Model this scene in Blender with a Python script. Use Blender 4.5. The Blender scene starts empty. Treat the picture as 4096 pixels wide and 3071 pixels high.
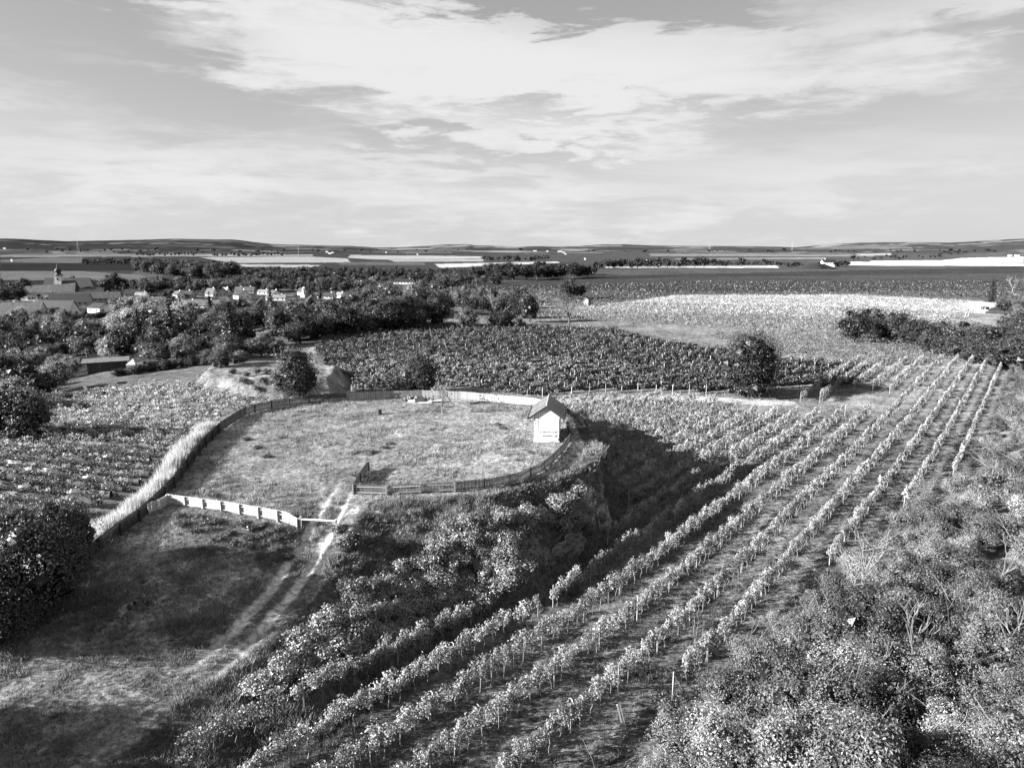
import bpy, math, random
import numpy as np
from mathutils import Vector, Matrix
PI = math.pi
R_ = math.radians
random.seed(7)
rng = np.random.default_rng(7)
SC = bpy.context.scene
COL = SC.collection

# ------------------------------------------------------------------ camera, sky, sun, exposure
CAMZ = 26.0
PITCH = 11.3
FPX = 2731.0
cam_d = bpy.data.cameras.new('camera')
cam_d.sensor_fit = 'HORIZONTAL'
cam_d.angle = 2 * math.atan(2048 / FPX)
cam_d.clip_start = 0.5
cam_d.clip_end = 60000
cam = bpy.data.objects.new('camera', cam_d)
cam.location = (0, 0, CAMZ)
cam.rotation_euler = (R_(90 - PITCH), 0, 0)
COL.objects.link(cam)
SC.camera = cam

SUN_EL = 20.5
SUN_AZ = 13.0          # the shadows run to the right and this many degrees away from the camera
sx, sy = -math.cos(R_(SUN_AZ)), -math.sin(R_(SUN_AZ))      # towards the sun, on the ground
sun_vec = Vector((sx * math.cos(R_(SUN_EL)), sy * math.cos(R_(SUN_EL)), math.sin(R_(SUN_EL))))
sd = bpy.data.lights.new('sun', 'SUN')
sd.energy = 5.0
sd.angle = R_(0.53)
sd.color = (1.0, 0.998, 0.994)
sun = bpy.data.objects.new('sun', sd)
sun.rotation_euler = sun_vec.to_track_quat('Z', 'Y').to_euler()
sun.location = (-60, -20, 60)
COL.objects.link(sun)

SC.view_settings.view_transform = 'Standard'
SC.view_settings.look = 'None'
SC.view_settings.gamma = 1.0
SC.view_settings.use_curve_mapping = False
SC.view_settings.exposure = 2.25

class NT:
    """small helper to write node trees as expressions"""
    def __init__(s, tree): s.t = tree
    def n(s, typ, **kw):
        nd = s.t.nodes.new(typ)
        for k, v in kw.items(): setattr(nd, k, v)
        return nd
    def _set(s, sock, v):
        if isinstance(v, (int, float)):
            sock.default_value = v
        elif isinstance(v, tuple):
            sock.default_value = v
        else:
            s.t.links.new(v, sock)
    def m(s, op, a, b=0.0, c=0.0, clamp=False):
        nd = s.n('ShaderNodeMath', operation=op)
        nd.use_clamp = clamp
        s._set(nd.inputs[0], a); s._set(nd.inputs[1], b); s._set(nd.inputs[2], c)
        return nd.outputs[0]
    def rng(s, v, a, b, c=0.0, d=1.0, smooth=True):
        nd = s.n('ShaderNodeMapRange')
        nd.interpolation_type = 'SMOOTHSTEP' if smooth else 'LINEAR'
        s._set(nd.inputs[0], v)
        for i, x in enumerate((a, b, c, d)): s._set(nd.inputs[i + 1], x)
        return nd.outputs[0]
    def noise(s, vec, scale, detail=4.0, rough=0.55, dist=0.0):
        nd = s.n('ShaderNodeTexNoise')
        if vec is not None: s.t.links.new(vec, nd.inputs['Vector'])
        nd.inputs['Scale'].default_value = scale
        nd.inputs['Detail'].default_value = detail
        nd.inputs['Roughness'].default_value = rough
        nd.inputs['Distortion'].default_value = dist
        return nd.outputs[0]
    def comb(s, x, y, z):
        nd = s.n('ShaderNodeCombineXYZ')
        s._set(nd.inputs[0], x); s._set(nd.inputs[1], y); s._set(nd.inputs[2], z)
        return nd.outputs[0]

world = bpy.data.worlds.new('World')
SC.world = world
world.use_nodes = True
wt = world.node_tree
wt.nodes.clear()
W = NT(wt)
tc = W.n('ShaderNodeTexCoord')
sep = W.n('ShaderNodeSeparateXYZ'); wt.links.new(tc.outputs['Generated'], sep.inputs[0])
X, Y, Z = sep.outputs
sky = W.n('ShaderNodeTexSky')
sky.sky_type = 'NISHITA'
sky.sun_disc = False
sky.sun_elevation = R_(SUN_EL)
sky.sun_rotation = math.atan2(sun_vec.x, sun_vec.y)
sky.altitude = 200
sky.air_density = 1.0
sky.dust_density = 1.2
sc3 = W.n('ShaderNodeSeparateColor'); wt.links.new(sky.outputs[0], sc3.inputs[0])
grey = W.m('ADD', W.m('MULTIPLY', sc3.outputs[0], 0.75), W.m('MULTIPLY', sc3.outputs[1], 0.25))   # a red filter on black and white film
az = W.m('ARCTAN2', X, Y)
el = W.m('ARCSINE', Z)
# sheet of high cloud seen in perspective
zz = W.m('ADD', W.m('MAXIMUM', Z, 0.0), 0.10)
px = W.m('DIVIDE', X, zz); py = W.m('DIVIDE', Y, zz)
pv = W.comb(px, W.m('MULTIPLY', py, 1.0), 0.0)
n1 = W.noise(W.comb(W.m('MULTIPLY', px, 0.5), py, 3.1), 1.1, 9, 0.62, 0.25)
n2 = W.noise(W.comb(W.m('MULTIPLY', az, 1.0), W.m('MULTIPLY', el, 3.4), 1.7), 3.2, 9, 0.6, 0.2)
n3 = W.noise(W.comb(W.m('MULTIPLY', az, 1.0), W.m('MULTIPLY', el, 5.0), 7.7), 8.0, 8, 0.62, 0.3)
# the big banks of cloud of that afternoon: azimuth, elevation (degrees), half sizes, tilt, weight
banks = [(-10, 13.5, 17, 2.9, -4, 0.95), (2, 12.5, 16, 3.0, -6, 0.75), (-26, 6.3, 15, 2.2, 0, 0.75), (-36, 9.8, 9, 1.3, 0, 0.5),
         (-14, 17.3, 20, 1.0, -3, 0.6), (8.5, 8.7, 7.5, 1.5, 2, 0.9), (15, 14.5, 10, 2.5, 0, 0.4), (30, 14.0, 9, 3.5, 8, 0.5),
         (-5, 9.5, 11, 0.8, 4, 0.35), (0, 3.5, 46, 2.8, 0, 0.42), (27, 6.0, 15, 2.0, 3, 0.28), (-2, 5.8, 12, 1.0, -6, 0.4)]
holes = [(-31, 16.0, 10, 2.2, -4, 0.62), (-25, 11.0, 10, 2.6, 0, 0.55), (11, 17.8, 9, 1.1, -5, 0.75), (1, 17.8, 6, 0.9, -5, 0.6), (34.5, 13.2, 5, 1.8, 0, 0.62),
         (4, 10.2, 9, 0.8, -3, 0.5), (16, 9.6, 7, 1.3, -5, 0.42), (24, 8.6, 9, 1.0, 4, 0.25), (-8, 8.0, 8, 1.2, 0, 0.3), (3, 7.4, 6, 0.9, -4, 0.35)]
wv = W.m('MULTIPLY', W.m('SUBTRACT', n2, 0.5), 0.55)
wv2 = W.m('MULTIPLY', W.m('SUBTRACT', n3, 0.5), 0.18)
def bank(lst):
    tot = 0.0
    for a0, e0, ra, re, tl, wgt in lst:
        da = W.m('ADD', W.m('SUBTRACT', az, R_(a0)), wv)
        de = W.m('ADD', W.m('SUBTRACT', W.m('SUBTRACT', el, R_(e0)), W.m('MULTIPLY', da, math.tan(R_(tl)))), wv2)
        q = W.m('ADD', W.m('POWER', W.m('DIVIDE', da, R_(ra)), 2.0), W.m('POWER', W.m('DIVIDE', de, R_(re)), 2.0))
        g = W.m('MULTIPLY', W.m('EXPONENT', W.m('MULTIPLY', q, -1.0)), wgt)
        tot = W.m('ADD', tot, g)
    return tot
bk, hl = bank(banks), bank(holes)
dens = W.m('ADD', W.m('ADD', W.m('MULTIPLY', W.m('SUBTRACT', n1, 0.5), 0.95), W.m('MULTIPLY', W.m('SUBTRACT', n3, 0.5), 1.25)), W.m('SUBTRACT', W.m('MULTIPLY', bk, 0.9), W.m('MULTIPLY', hl, 1.2)))
cov = W.rng(dens, -0.26, 0.52)
lit = W.rng(W.m('ADD', dens, W.m('MULTIPLY', n3, 0.4)), 0.1, 1.2, 0.0, 1.0)
WSTR = 0.050
clouds = W.m('ADD', 3.95, W.m('MULTIPLY', lit, 1.0))
base = W.m('ADD', W.m('MULTIPLY', grey, 0.62), 1.1)
# thin haze low over the land, all round
hz = W.m('EXPONENT', W.m('MULTIPLY', W.m('MAXIMUM', Z, 0.0), -7.0))
base = W.m('ADD', W.m('MULTIPLY', base, W.m('SUBTRACT', 1.0, W.m('MULTIPLY', hz, 0.9))), W.m('MULTIPLY', hz, 0.9 * 4.15))
mix = W.m('ADD', W.m('MULTIPLY', base, W.m('SUBTRACT', 1.0, cov)), W.m('MULTIPLY', clouds, cov))
bg = W.n('ShaderNodeBackground')
wt.links.new(W.m('MULTIPLY', mix, 0.71), bg.inputs[0])
bg.inputs[1].default_value = WSTR
wo = W.n('ShaderNodeOutputWorld')
wt.links.new(bg.outputs[0], wo.inputs[0])
world.cycles.sampling_method = 'MANUAL'
world.cycles.sample_map_resolution = 512

# ------------------------------------------------------------------ small maths
def sm(a, b, x):
    t = np.clip((np.asarray(x, float) - a) / (b - a), 0, 1)
    return t * t * (3 - 2 * t)

def _hash(ix, iy, seed):
    h = (ix.astype(np.int64) * 374761393 + iy.astype(np.int64) * 668265263 + seed * 1442695041) & 0xffffffff
    h = ((h ^ (h >> 13)) * 1274126177) & 0xffffffff
    return ((h ^ (h >> 16)) & 0xffff) / 65535.0

def vnoise(x, y, seed=0):
    x = np.asarray(x, float); y = np.asarray(y, float)
    ix = np.floor(x); iy = np.floor(y); fx = x - ix; fy = y - iy
    fx = fx * fx * (3 - 2 * fx); fy = fy * fy * (3 - 2 * fy)
    a = _hash(ix, iy, seed); b = _hash(ix + 1, iy, seed); c = _hash(ix, iy + 1, seed); d = _hash(ix + 1, iy + 1, seed)
    return (a * (1 - fx) + b * fx) * (1 - fy) + (c * (1 - fx) + d * fx) * fy

def fbm(x, y, seed=0, oct=4, lac=2.03, gain=0.5):
    s = 0.0; a = 1.0; tot = 0.0
    for i in range(oct):
        s = s + a * vnoise(x * lac ** i, y * lac ** i, seed + i * 17); tot += a; a *= gain
    return s / tot - 0.5

def poly_dist(poly, x, y, vals=None):
    """signed distance to a polygon (negative inside) and the value interpolated along its nearest edge"""
    P = np.array([p[:2] for p in poly], float); n = len(P)
    best = np.full(x.shape, 1e18); val = np.zeros(x.shape); inside = np.zeros(x.shape, bool)
    for i in range(n):
        a = P[i]; b = P[(i + 1) % n]; e = b - a; L2 = (e * e).sum() + 1e-12
        t = np.clip(((x - a[0]) * e[0] + (y - a[1]) * e[1]) / L2, 0, 1)
        dx = x - (a[0] + t * e[0]); dy = y - (a[1] + t * e[1]); d2 = dx * dx + dy * dy
        k = d2 < best
        best = np.where(k, d2, best)
        if vals is not None: val = np.where(k, vals[i] * (1 - t) + vals[(i + 1) % n] * t, val)
        c = ((a[1] > y) != (b[1] > y)) & (x < (b[0] - a[0]) * (y - a[1]) / (b[1] - a[1] + 1e-12) + a[0])
        inside ^= c
    d = np.sqrt(best)
    return np.where(inside, -d, d), val

def line_dist(pts, x, y):
    best = np.full(np.shape(x), 1e18); tt = np.zeros(np.shape(x)); side = np.zeros(np.shape(x))
    for i in range(len(pts) - 1):
        a = np.array(pts[i][:2], float); b = np.array(pts[i + 1][:2], float); e = b - a; L2 = (e * e).sum()
        t = np.clip(((x - a[0]) * e[0] + (y - a[1]) * e[1]) / L2, 0, 1)
        dx = x - (a[0] + t * e[0]); dy = y - (a[1] + t * e[1]); d2 = dx * dx + dy * dy
        k = d2 < best
        best = np.where(k, d2, best); tt = np.where(k, i + t, tt)
        side = np.where(k, (e[0] * dy - e[1] * dx) / math.sqrt(L2), side)
    return np.sqrt(best), tt, side

# ------------------------------------------------------------------ the lie of the land (metres; the vineyard floor is z = 0)
HILL = [(-9, 964), (0, 964), (90, 963), (300, 970), (450, 968), (600, 965), (740, 961), (950, 964), (1100, 978), (1300, 983), (1400, 984), (1500, 990), (1600, 991), (1720, 988),
        (1780, 982), (1880, 981), (1900, 985), (2080, 987), (2300, 986), (2400, 979), (2480, 978), (2600, 983), (2700, 984), (2900, 985), (3100, 988), (3160, 990), (3250, 983),
        (3330, 977), (3480, 973), (3700, 973), (3760, 975), (3900, 970), (4000, 966), (4096, 964)]
_haz = np.array([(p[0] - 2048) / FPX for p in HILL]); _hel = np.array([(989.5 - p[1]) / FPX for p in HILL])
S0T = [0, 28, 51, 74, 92, 400]; S0V = [-17, -14.5, -12.4, -8.9, -5.6, -5.0]
MOUND = [(-58, 128), (-50, 121), (-42, 119), (-34, 122), (-35, 134), (-50, 152), (-64, 150)]
TOP = [(9.3, 66.5, 2.2), (7.8, 62.3, 2.2), (4.2, 57.6, 4), (-3, 52.4, 9), (-8, 51.4, 10), (-11.4, 50.6, 11), (-12.3, 46, 9.5), (-12.9, 40, 7.5), (-14.6, 34, 6),
       (-17.4, 30, 6.5), (-20, 25, 6.5), (-24, 14, 6), (-40, 5, 4), (-35.5, 25, 4), (-31, 34, 4), (-29.0, 44, 5), (-29.6, 54, 5), (-34.2, 70, 5), (-35.2, 79, 5),
       (-32, 89.2, 4), (-22, 95.2, 3.5), (-7, 97.6, 3.5), (4.5, 91.0, 3.5), (8.4, 80, 3), (8.6, 71, 2.2)]

def low(x, y):
    t = .618 * x + .786 * y; s = .786 * x - .618 * y
    z = 2.0 * (1 - sm(3, 46, t)) + 1.3 * sm(90, 170, t) * (1 - sm(250, 500, t))
    q = -x + .12 * (y - 150)
    z = z - 15 * sm(58, 190, q) * sm(40, 90, y + 0 * x)
    far = sm(950, 1500, y + 0 * x)
    z = z * (1 - far) - 20 * far
    d = s - np.interp(t, S0T, S0V)
    b = 7.5 * (1 - np.exp(-.42 * np.maximum(d - .6, 0) / 7.5)) * (1 - sm(118, 165, t))
    z = z + b
    dm, _ = poly_dist(MOUND, x, y)
    z = z + 2.6 * sm(3.0, 0, dm) * (1 - 0.0)
    z = z + .35 * fbm(x / 9, y / 9, 3, 3) + 2.2 * fbm(x / 160, y / 160, 5, 3) * sm(160, 500, np.hypot(x, y))
    return z

def hills(x, y):
    r = np.hypot(x, y); a = np.where(y > 1, x / np.maximum(y, 1), np.sign(x) * 3)
    e = np.interp(a, _haz, _hel)
    n = fbm(x / 900, y / 900, 21, 5)
    pk = CAMZ + 8200 * e
    z = (pk + 20) * sm(3800, 8000, r) * (1 - .25 * sm(9000, 14000, r))
    z = z + n * 60 * sm(3500, 4800, r) * (1 - sm(6800, 7900, r)) + 7 * fbm(x / 130, y / 130, 33, 3) * sm(7000, 8000, r)
    return z

def top_z(x, y):
    m = 4.9 - .13 * (44 - y) + .08 * np.maximum(-15 - x, 0)
    m = np.maximum(m, 1.6)
    k = sm(46.2, 50.2, y + .12 * (x + 16))
    k = np.maximum(k, sm(-23.5, -27.5, x) * sm(36, 48, y))
    return m * (1 - k) + 6.0 * k

TRACK = [(-14.2, 60), (-14.3, 54), (-14.3, 48.6), (-14.6, 44.0), (-14.9, 40.0), (-15.6, 36), (-17.0, 32.5), (-18.6, 30), (-21.5, 26)]
def terrain(x, y, micro=True):
    x = np.asarray(x, float); y = np.asarray(y, float)
    lo = low(x, y) + hills(x, y)
    d, w = poly_dist(TOP, x, y, [p[2] for p in TOP])
    wob = 1 + .5 * fbm(x / 3, y / 3, 11, 3)
    q_ = 1 - np.maximum(d, 0) / (w * wob)
    lin = sm(3.6, 6, w) * .75
    f = np.where(d <= 0, 1.0, sm(0, 1, q_) * (1 - lin) + np.clip(q_, 0, 1) * lin)
    tp = top_z(x, y) + .25 * fbm(x / 6, y / 6, 9, 3)
    td, tt, side = line_dist(TRACK, x, y)
    cut = sm(2.6, 1.5, np.abs(side)) * sm(53, 49.0, y) * sm(37.0, 42.5, y) * (td < 4)
    tp = tp - .32 * cut
    for off in (-.78, .78):
        tp = tp - .13 * np.exp(-((side - off) / .26) ** 2) * sm(30, 36, y) * sm(62, 50, y) * (td < 4)
    z = np.maximum(lo, lo + (tp - lo) * f)
    z = np.where(f > 0, lo + (tp - lo) * f, lo)
    if micro:
        dm, _ = poly_dist(MOUND, x, y)
        z = z + 1.3 * fbm(x / 1.6, y / 1.6, 43, 4) * sm(3.6, 1.5, np.abs(dm - .8))
        steep = (f > 0.02) & (f < .985)
        z = z + np.where(steep, .45 * fbm(x / 1.1, y / 1.1, 41, 3), 0) * sm(8, 1, w)
        r = np.hypot(x, y)
        z = z + .16 * fbm(x / .42, y / .42, 51, 4) * (1 - sm(110, 180, r)) * (1 - .7 * np.exp(-(np.minimum(np.abs(side - .78), np.abs(side + .78)) / .35) ** 2) * (td < 4))
    return z

def tz(x, y, micro=False):
    return float(terrain(np.array([x]), np.array([y]), micro)[0])

_cp, _sp = math.cos(R_(PITCH)), math.sin(R_(PITCH))
def ray(sx_, sy_):
    u = (sx_ - 2048) / FPX; v = (1535.5 - sy_) / FPX
    return u, _cp + v * _sp, -_sp + v * _cp          # x, y, z direction
def at_z(sx_, sy_, z):
    dx, dy, dz = ray(sx_, sy_)
    k = (z - CAMZ) / dz
    return dx * k, dy * k
def ground_at(sx_, sy_):
    """where the line of sight to a point of the photograph meets the ground"""
    dx, dy, dz = ray(sx_, sy_)
    ts = np.geomspace(16, 9500, 900)
    h = terrain(dx * ts, dy * ts, False)
    below = (CAMZ + dz * ts) < h
    i = int(np.argmax(below)) if below.any() else len(ts) - 1
    a, b = ts[max(i - 1, 0)], ts[i]
    tt = np.linspace(a, b, 40)
    h = terrain(dx * tt, dy * tt, False)
    bl = (CAMZ + dz * tt) < h
    t = tt[int(np.argmax(bl))] if bl.any() else b
    return dx * t, dy * t
def to_px(x, y, z):
    zc = y * _cp - (z - CAMZ) * _sp
    yc = y * _sp + (z - CAMZ) * _cp
    zc = np.maximum(zc, 1e-3)
    return 2048 + FPX * x / zc, 1535.5 - FPX * yc / zc

# ------------------------------------------------------------------ materials (a black and white photograph: neutral greys)
MATS = {}
def grey_mat(name, v, rough=.85, var=.25, scale=3.0, bump=0.0, bscale=20.0, stretch=(1, 1, 1), metallic=0.0):
    m = bpy.data.materials.new(name); m.use_nodes = True
    t = m.node_tree; t.nodes.clear(); N = NT(t)
    c = N.n('ShaderNodeTexCoord'); mp = N.n('ShaderNodeMapping'); mp.inputs['Scale'].default_value = stretch
    t.links.new(c.outputs['Object'], mp.inputs[0])
    oi = N.n('ShaderNodeObjectInfo')
    n = N.noise(mp.outputs[0], scale, 5, .6)
    f = N.rng(n, .3, .7, 1 - var, 1 + var)
    f = N.m('MULTIPLY', f, N.rng(oi.outputs['Random'], 0, 1, 1 - var * .6, 1 + var * .6, smooth=False))
    val = N.m('MULTIPLY', f, v * 0.74, clamp=True)
    b = N.n('ShaderNodeBsdfPrincipled')
    t.links.new(N.comb(val, val, val), b.inputs['Base Color'])
    b.inputs['Roughness'].default_value = rough; b.inputs['Metallic'].default_value = metallic
    b.inputs['Specular IOR Level'].default_value = .25
    if bump:
        bp = N.n('ShaderNodeBump'); bp.inputs['Strength'].default_value = bump; bp.inputs['Distance'].default_value = .02
        t.links.new(N.noise(mp.outputs[0], bscale, 4, .6), bp.inputs['Height']); t.links.new(bp.outputs[0], b.inputs['Normal'])
    o = N.n('ShaderNodeOutputMaterial'); t.links.new(b.outputs[0], o.inputs[0])
    MATS[name] = m
    return m

def leaf_mat(name, trans=.3, gloss=.0):
    """foliage: 'alb' is each leaf's own greyness, the object's colour its kind's"""
    m = bpy.data.materials.new(name); m.use_nodes = True
    t = m.node_tree; t.nodes.clear(); N = NT(t)
    a = N.n('ShaderNodeAttribute', attribute_name='alb'); oi = N.n('ShaderNodeObjectInfo')
    s = N.n('ShaderNodeSeparateColor'); t.links.new(oi.outputs['Color'], s.inputs[0])
    v = N.m('MULTIPLY', N.m('MULTIPLY', a.outputs['Fac'], s.outputs[0]), 0.44, clamp=True)
    cv = N.comb(v, v, v)
    d = N.n('ShaderNodeBsdfDiffuse'); t.links.new(cv, d.inputs[0])
    tr = N.n('ShaderNodeBsdfTranslucent'); t.links.new(cv, tr.inputs[0])
    mx = N.n('ShaderNodeMixShader'); mx.inputs[0].default_value = trans
    t.links.new(d.outputs[0], mx.inputs[1]); t.links.new(tr.outputs[0], mx.inputs[2])
    out = mx.outputs[0]
    if gloss:
        g = N.n('ShaderNodeBsdfGlossy'); g.inputs['Roughness'].default_value = .45
        g.inputs[0].default_value = (.9, .9, .9, 1)
        mg = N.n('ShaderNodeMixShader'); mg.inputs[0].default_value = gloss
        t.links.new(out, mg.inputs[1]); t.links.new(g.outputs[0], mg.inputs[2]); out = mg.outputs[0]
    o = N.n('ShaderNodeOutputMaterial'); t.links.new(out, o.inputs[0])
    MATS[name] = m
    return m

def attr_mat(name, bump_fine, bump_dist, v1, v2):
    """the ground: 'alb' is the surface's own greyness (soil, stubble, grass, sown field)"""
    m = bpy.data.materials.new(name); m.use_nodes = True
    t = m.node_tree; t.nodes.clear(); N = NT(t)
    a = N.n('ShaderNodeAttribute', attribute_name='alb')
    c = N.n('ShaderNodeTexCoord')
    f1 = N.rng(N.noise(c.outputs['Object'], 2.6, 8, .68, .4), .30, .70, 1 - v1, 1 + v1)
    f2 = N.rng(N.noise(c.outputs['Object'], .35, 5, .6), .3, .7, 1 - v2, 1 + v2)
    f3 = N.rng(N.noise(c.outputs['Object'], .02, 6, .65), .3, .7, .8, 1.2)
    v = N.m('MULTIPLY', N.m('MULTIPLY', N.m('MULTIPLY', N.m('MULTIPLY', a.outputs['Fac'], 0.70), f1), f2), f3, clamp=True)
    b = N.n('ShaderNodeBsdfDiffuse'); b.inputs['Roughness'].default_value = .6
    t.links.new(N.comb(v, v, v), b.inputs[0])
    bp = N.n('ShaderNodeBump'); bp.inputs['Strength'].default_value = bump_fine; bp.inputs['Distance'].default_value = bump_dist
    t.links.new(N.noise(c.outputs['Object'], 6.0, 8, .7), bp.inputs['Height']); t.links.new(bp.outputs[0], b.inputs['Normal'])
    o = N.n('ShaderNodeOutputMaterial'); t.links.new(b.outputs[0], o.inputs[0])
    MATS[name] = m
    return m

M_ground = attr_mat('ground', .9, .16, .5, .25)
M_leaf = leaf_mat('leaves', .22, .03)
M_leafg = leaf_mat('glossy_leaves', .15, .07)
M_straw = leaf_mat('dry_grass', .35, 0)
M_bark = grey_mat('bark', .20, .9, .3, 4, .5, 20, (1, 1, .2))
M_bark_dark = grey_mat('dark_bark', .10, .9, .3, 4, .5, 20, (1, 1, .2))
M_post = grey_mat('pale_post', .36, .7, .25, 2)
M_wood = grey_mat('weathered_wood', .12, .8, .35, 6, .4, 30, (1, 1, .15))
M_wood_pale = grey_mat('pale_wood', .50, .8, .25, 6, .4, 30, (1, 1, .15))
M_wood_lit = grey_mat('sunlit_tone_wood', .30, .8, .45, 5, .4, 30, (1, 1, .15))  # fence wood lightened: the sun on the back right run is in the colour
M_wood_west = grey_mat('shaded_tone_wood', .055, .8, .4, 6, .4, 30, (1, 1, .15))  # fence wood darkened: the shade on the inner west face is in the colour
M_wood_dark = grey_mat('dark_wood', .08, .8, .3, 6)
M_white = grey_mat('white_paint', .62, .6, .06, 3)
M_plaster = grey_mat('white_plaster', .80, .8, .10, .5)
M_plaster2 = grey_mat('grey_plaster', .42, .8, .15, .5)
M_roof_d = grey_mat('dark_roof_tiles', .035, .6, .3, .8, .5, 6)
M_roof_m = grey_mat('clay_roof_tiles', .075, .7, .35, .6, .5, 6)
M_roof_l = grey_mat('pale_roof_tiles', .19, .7, .3, .6, .5, 6)
M_metal = grey_mat('dark_sheet_metal', .17, .45, .3, 1.5)
M_gutter = grey_mat('gutter_metal', .04, .5, .1, 2)
M_glass = grey_mat('window_glass', .03, .15, .1, 2)
M_tyre = grey_mat('rubber', .03, .8, .2, 4)
M_steel = grey_mat('galvanised_steel', .35, .6, .1, 3)
M_sand = grey_mat('sandstone', .20, .9, .45, .8, .8, 3)

# ------------------------------------------------------------------ meshes
class MB:
    def __init__(s): s.v = []; s.q = []; s.t = []; s.qa = []; s.ta = []; s.n = 0
    def add(s, V, Q=None, T=None, alb=1.0):
        V = np.asarray(V, np.float32).reshape(-1, 3)
        s.v.append(V)
        if Q is not None and len(Q):
            Q = np.asarray(Q, np.int32).reshape(-1, 4); s.q.append(Q + s.n); s.qa.append(np.broadcast_to(np.asarray(alb, np.float32), (len(Q),)).copy())
        if T is not None and len(T):
            T = np.asarray(T, np.int32).reshape(-1, 3); s.t.append(T + s.n); s.ta.append(np.broadcast_to(np.asarray(alb, np.float32), (len(T),)).copy())
        s.n += len(V)
        return s
    def arrays(s):
        V = np.concatenate(s.v) if s.v else np.zeros((0, 3), np.float32)
        Q = np.concatenate(s.q) if s.q else np.zeros((0, 4), np.int32)
        T = np.concatenate(s.t) if s.t else np.zeros((0, 3), np.int32)
        qa = np.concatenate(s.qa) if s.qa else np.zeros(0, np.float32)
        ta = np.concatenate(s.ta) if s.ta else np.zeros(0, np.float32)
        return V, Q, T, qa, ta
    def mesh(s, name, mat, smooth=False):
        V, Q, T, qa, ta = s.arrays()
        me = bpy.data.meshes.new(name)
        me.vertices.add(len(V)); me.vertices.foreach_set('co', V.ravel())
        nl = len(Q) * 4 + len(T) * 3
        me.loops.add(nl); me.loops.foreach_set('vertex_index', np.concatenate([Q.ravel(), T.ravel()]).astype(np.int32))
        me.polygons.add(len(Q) + len(T))
        st = np.concatenate([np.arange(len(Q)) * 4, len(Q) * 4 + np.arange(len(T)) * 3]).astype(np.int32)
        me.polygons.foreach_set('loop_start', st)
        me.polygons.foreach_set('use_smooth', np.full(len(st), bool(smooth)))
        a = me.attributes.new('alb', 'FLOAT', 'FACE'); a.data.foreach_set('value', np.concatenate([qa, ta]))
        me.materials.append(mat)
        me.update(); me.validate()
        return me
    def box(s, c, size, rz=0.0, alb=1.0, tilt=None):
        hx, hy, hz = size[0] / 2, size[1] / 2, size[2] / 2
        V = np.array([(x, y, z) for z in (-hz, hz) for y in (-hy, hy) for x in (-hx, hx)], float)
        if tilt is not None: V = V @ np.array(tilt.to_3x3()).T
        cr, sr = math.cos(rz), math.sin(rz)
        V = np.stack([V[:, 0] * cr - V[:, 1] * sr, V[:, 0] * sr + V[:, 1] * cr, V[:, 2]], 1) + np.array(c)
        return s.add(V, [(0, 2, 3, 1), (4, 5, 7, 6), (0, 1, 5, 4), (2, 6, 7, 3), (0, 4, 6, 2), (1, 3, 7, 5)], alb=alb)
    def tube(s, pts, rad, k=5, alb=1.0, cap=True):
        pts = [Vector(p) for p in pts]; n = len(pts)
        rad = [rad] * n if isinstance(rad, (int, float)) else rad
        V = []
        for i, p in enumerate(pts):
            d = (pts[min(i + 1, n - 1)] - pts[max(i - 1, 0)]).normalized()
            up = Vector((0, 0, 1)) if abs(d.z) < .9 else Vector((1, 0, 0))
            u = d.cross(up).normalized(); w = d.cross(u)
            for j in range(k):
                a = 2 * PI * j / k
                V.append(p + (u * math.cos(a) + w * math.sin(a)) * rad[i])
        Q = [(i * k + j, i * k + (j + 1) % k, (i + 1) * k + (j + 1) % k, (i + 1) * k + j) for i in range(n - 1) for j in range(k)]
        V = [tuple(v) for v in V]
        T = []
        if cap:
            V += [tuple(pts[0]), tuple(pts[-1])]; a0 = n * k; b0 = a0 + 1
            T = [(a0, (j + 1) % k, j) for j in range(k)] + [(b0, (n - 1) * k + j, (n - 1) * k + (j + 1) % k) for j in range(k)]
        return s.add(V, Q, T, alb)
    def leaves(s, C, Nrm, size, alb, rg):
        C = np.asarray(C, float); n = len(C)
        if n == 0: return s
        Nrm = Nrm + 1e-6; Nrm = Nrm / np.linalg.norm(Nrm, axis=1, keepdims=True)
        r = rg.normal(size=(n, 3)); u = np.cross(Nrm, r); u /= np.linalg.norm(u, axis=1, keepdims=True) + 1e-9
        w = np.cross(Nrm, u)
        size = np.broadcast_to(size, (n,))[:, None]
        a, b = u * size * .55, w * size * .27
        V = np.stack([C - a, C - b + Nrm * size * .08, C + a, C + b + Nrm * size * .08], 1).reshape(-1, 3)
        Q = np.arange(n * 4).reshape(-1, 4)
        return s.add(V, Q, alb=alb)

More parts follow.
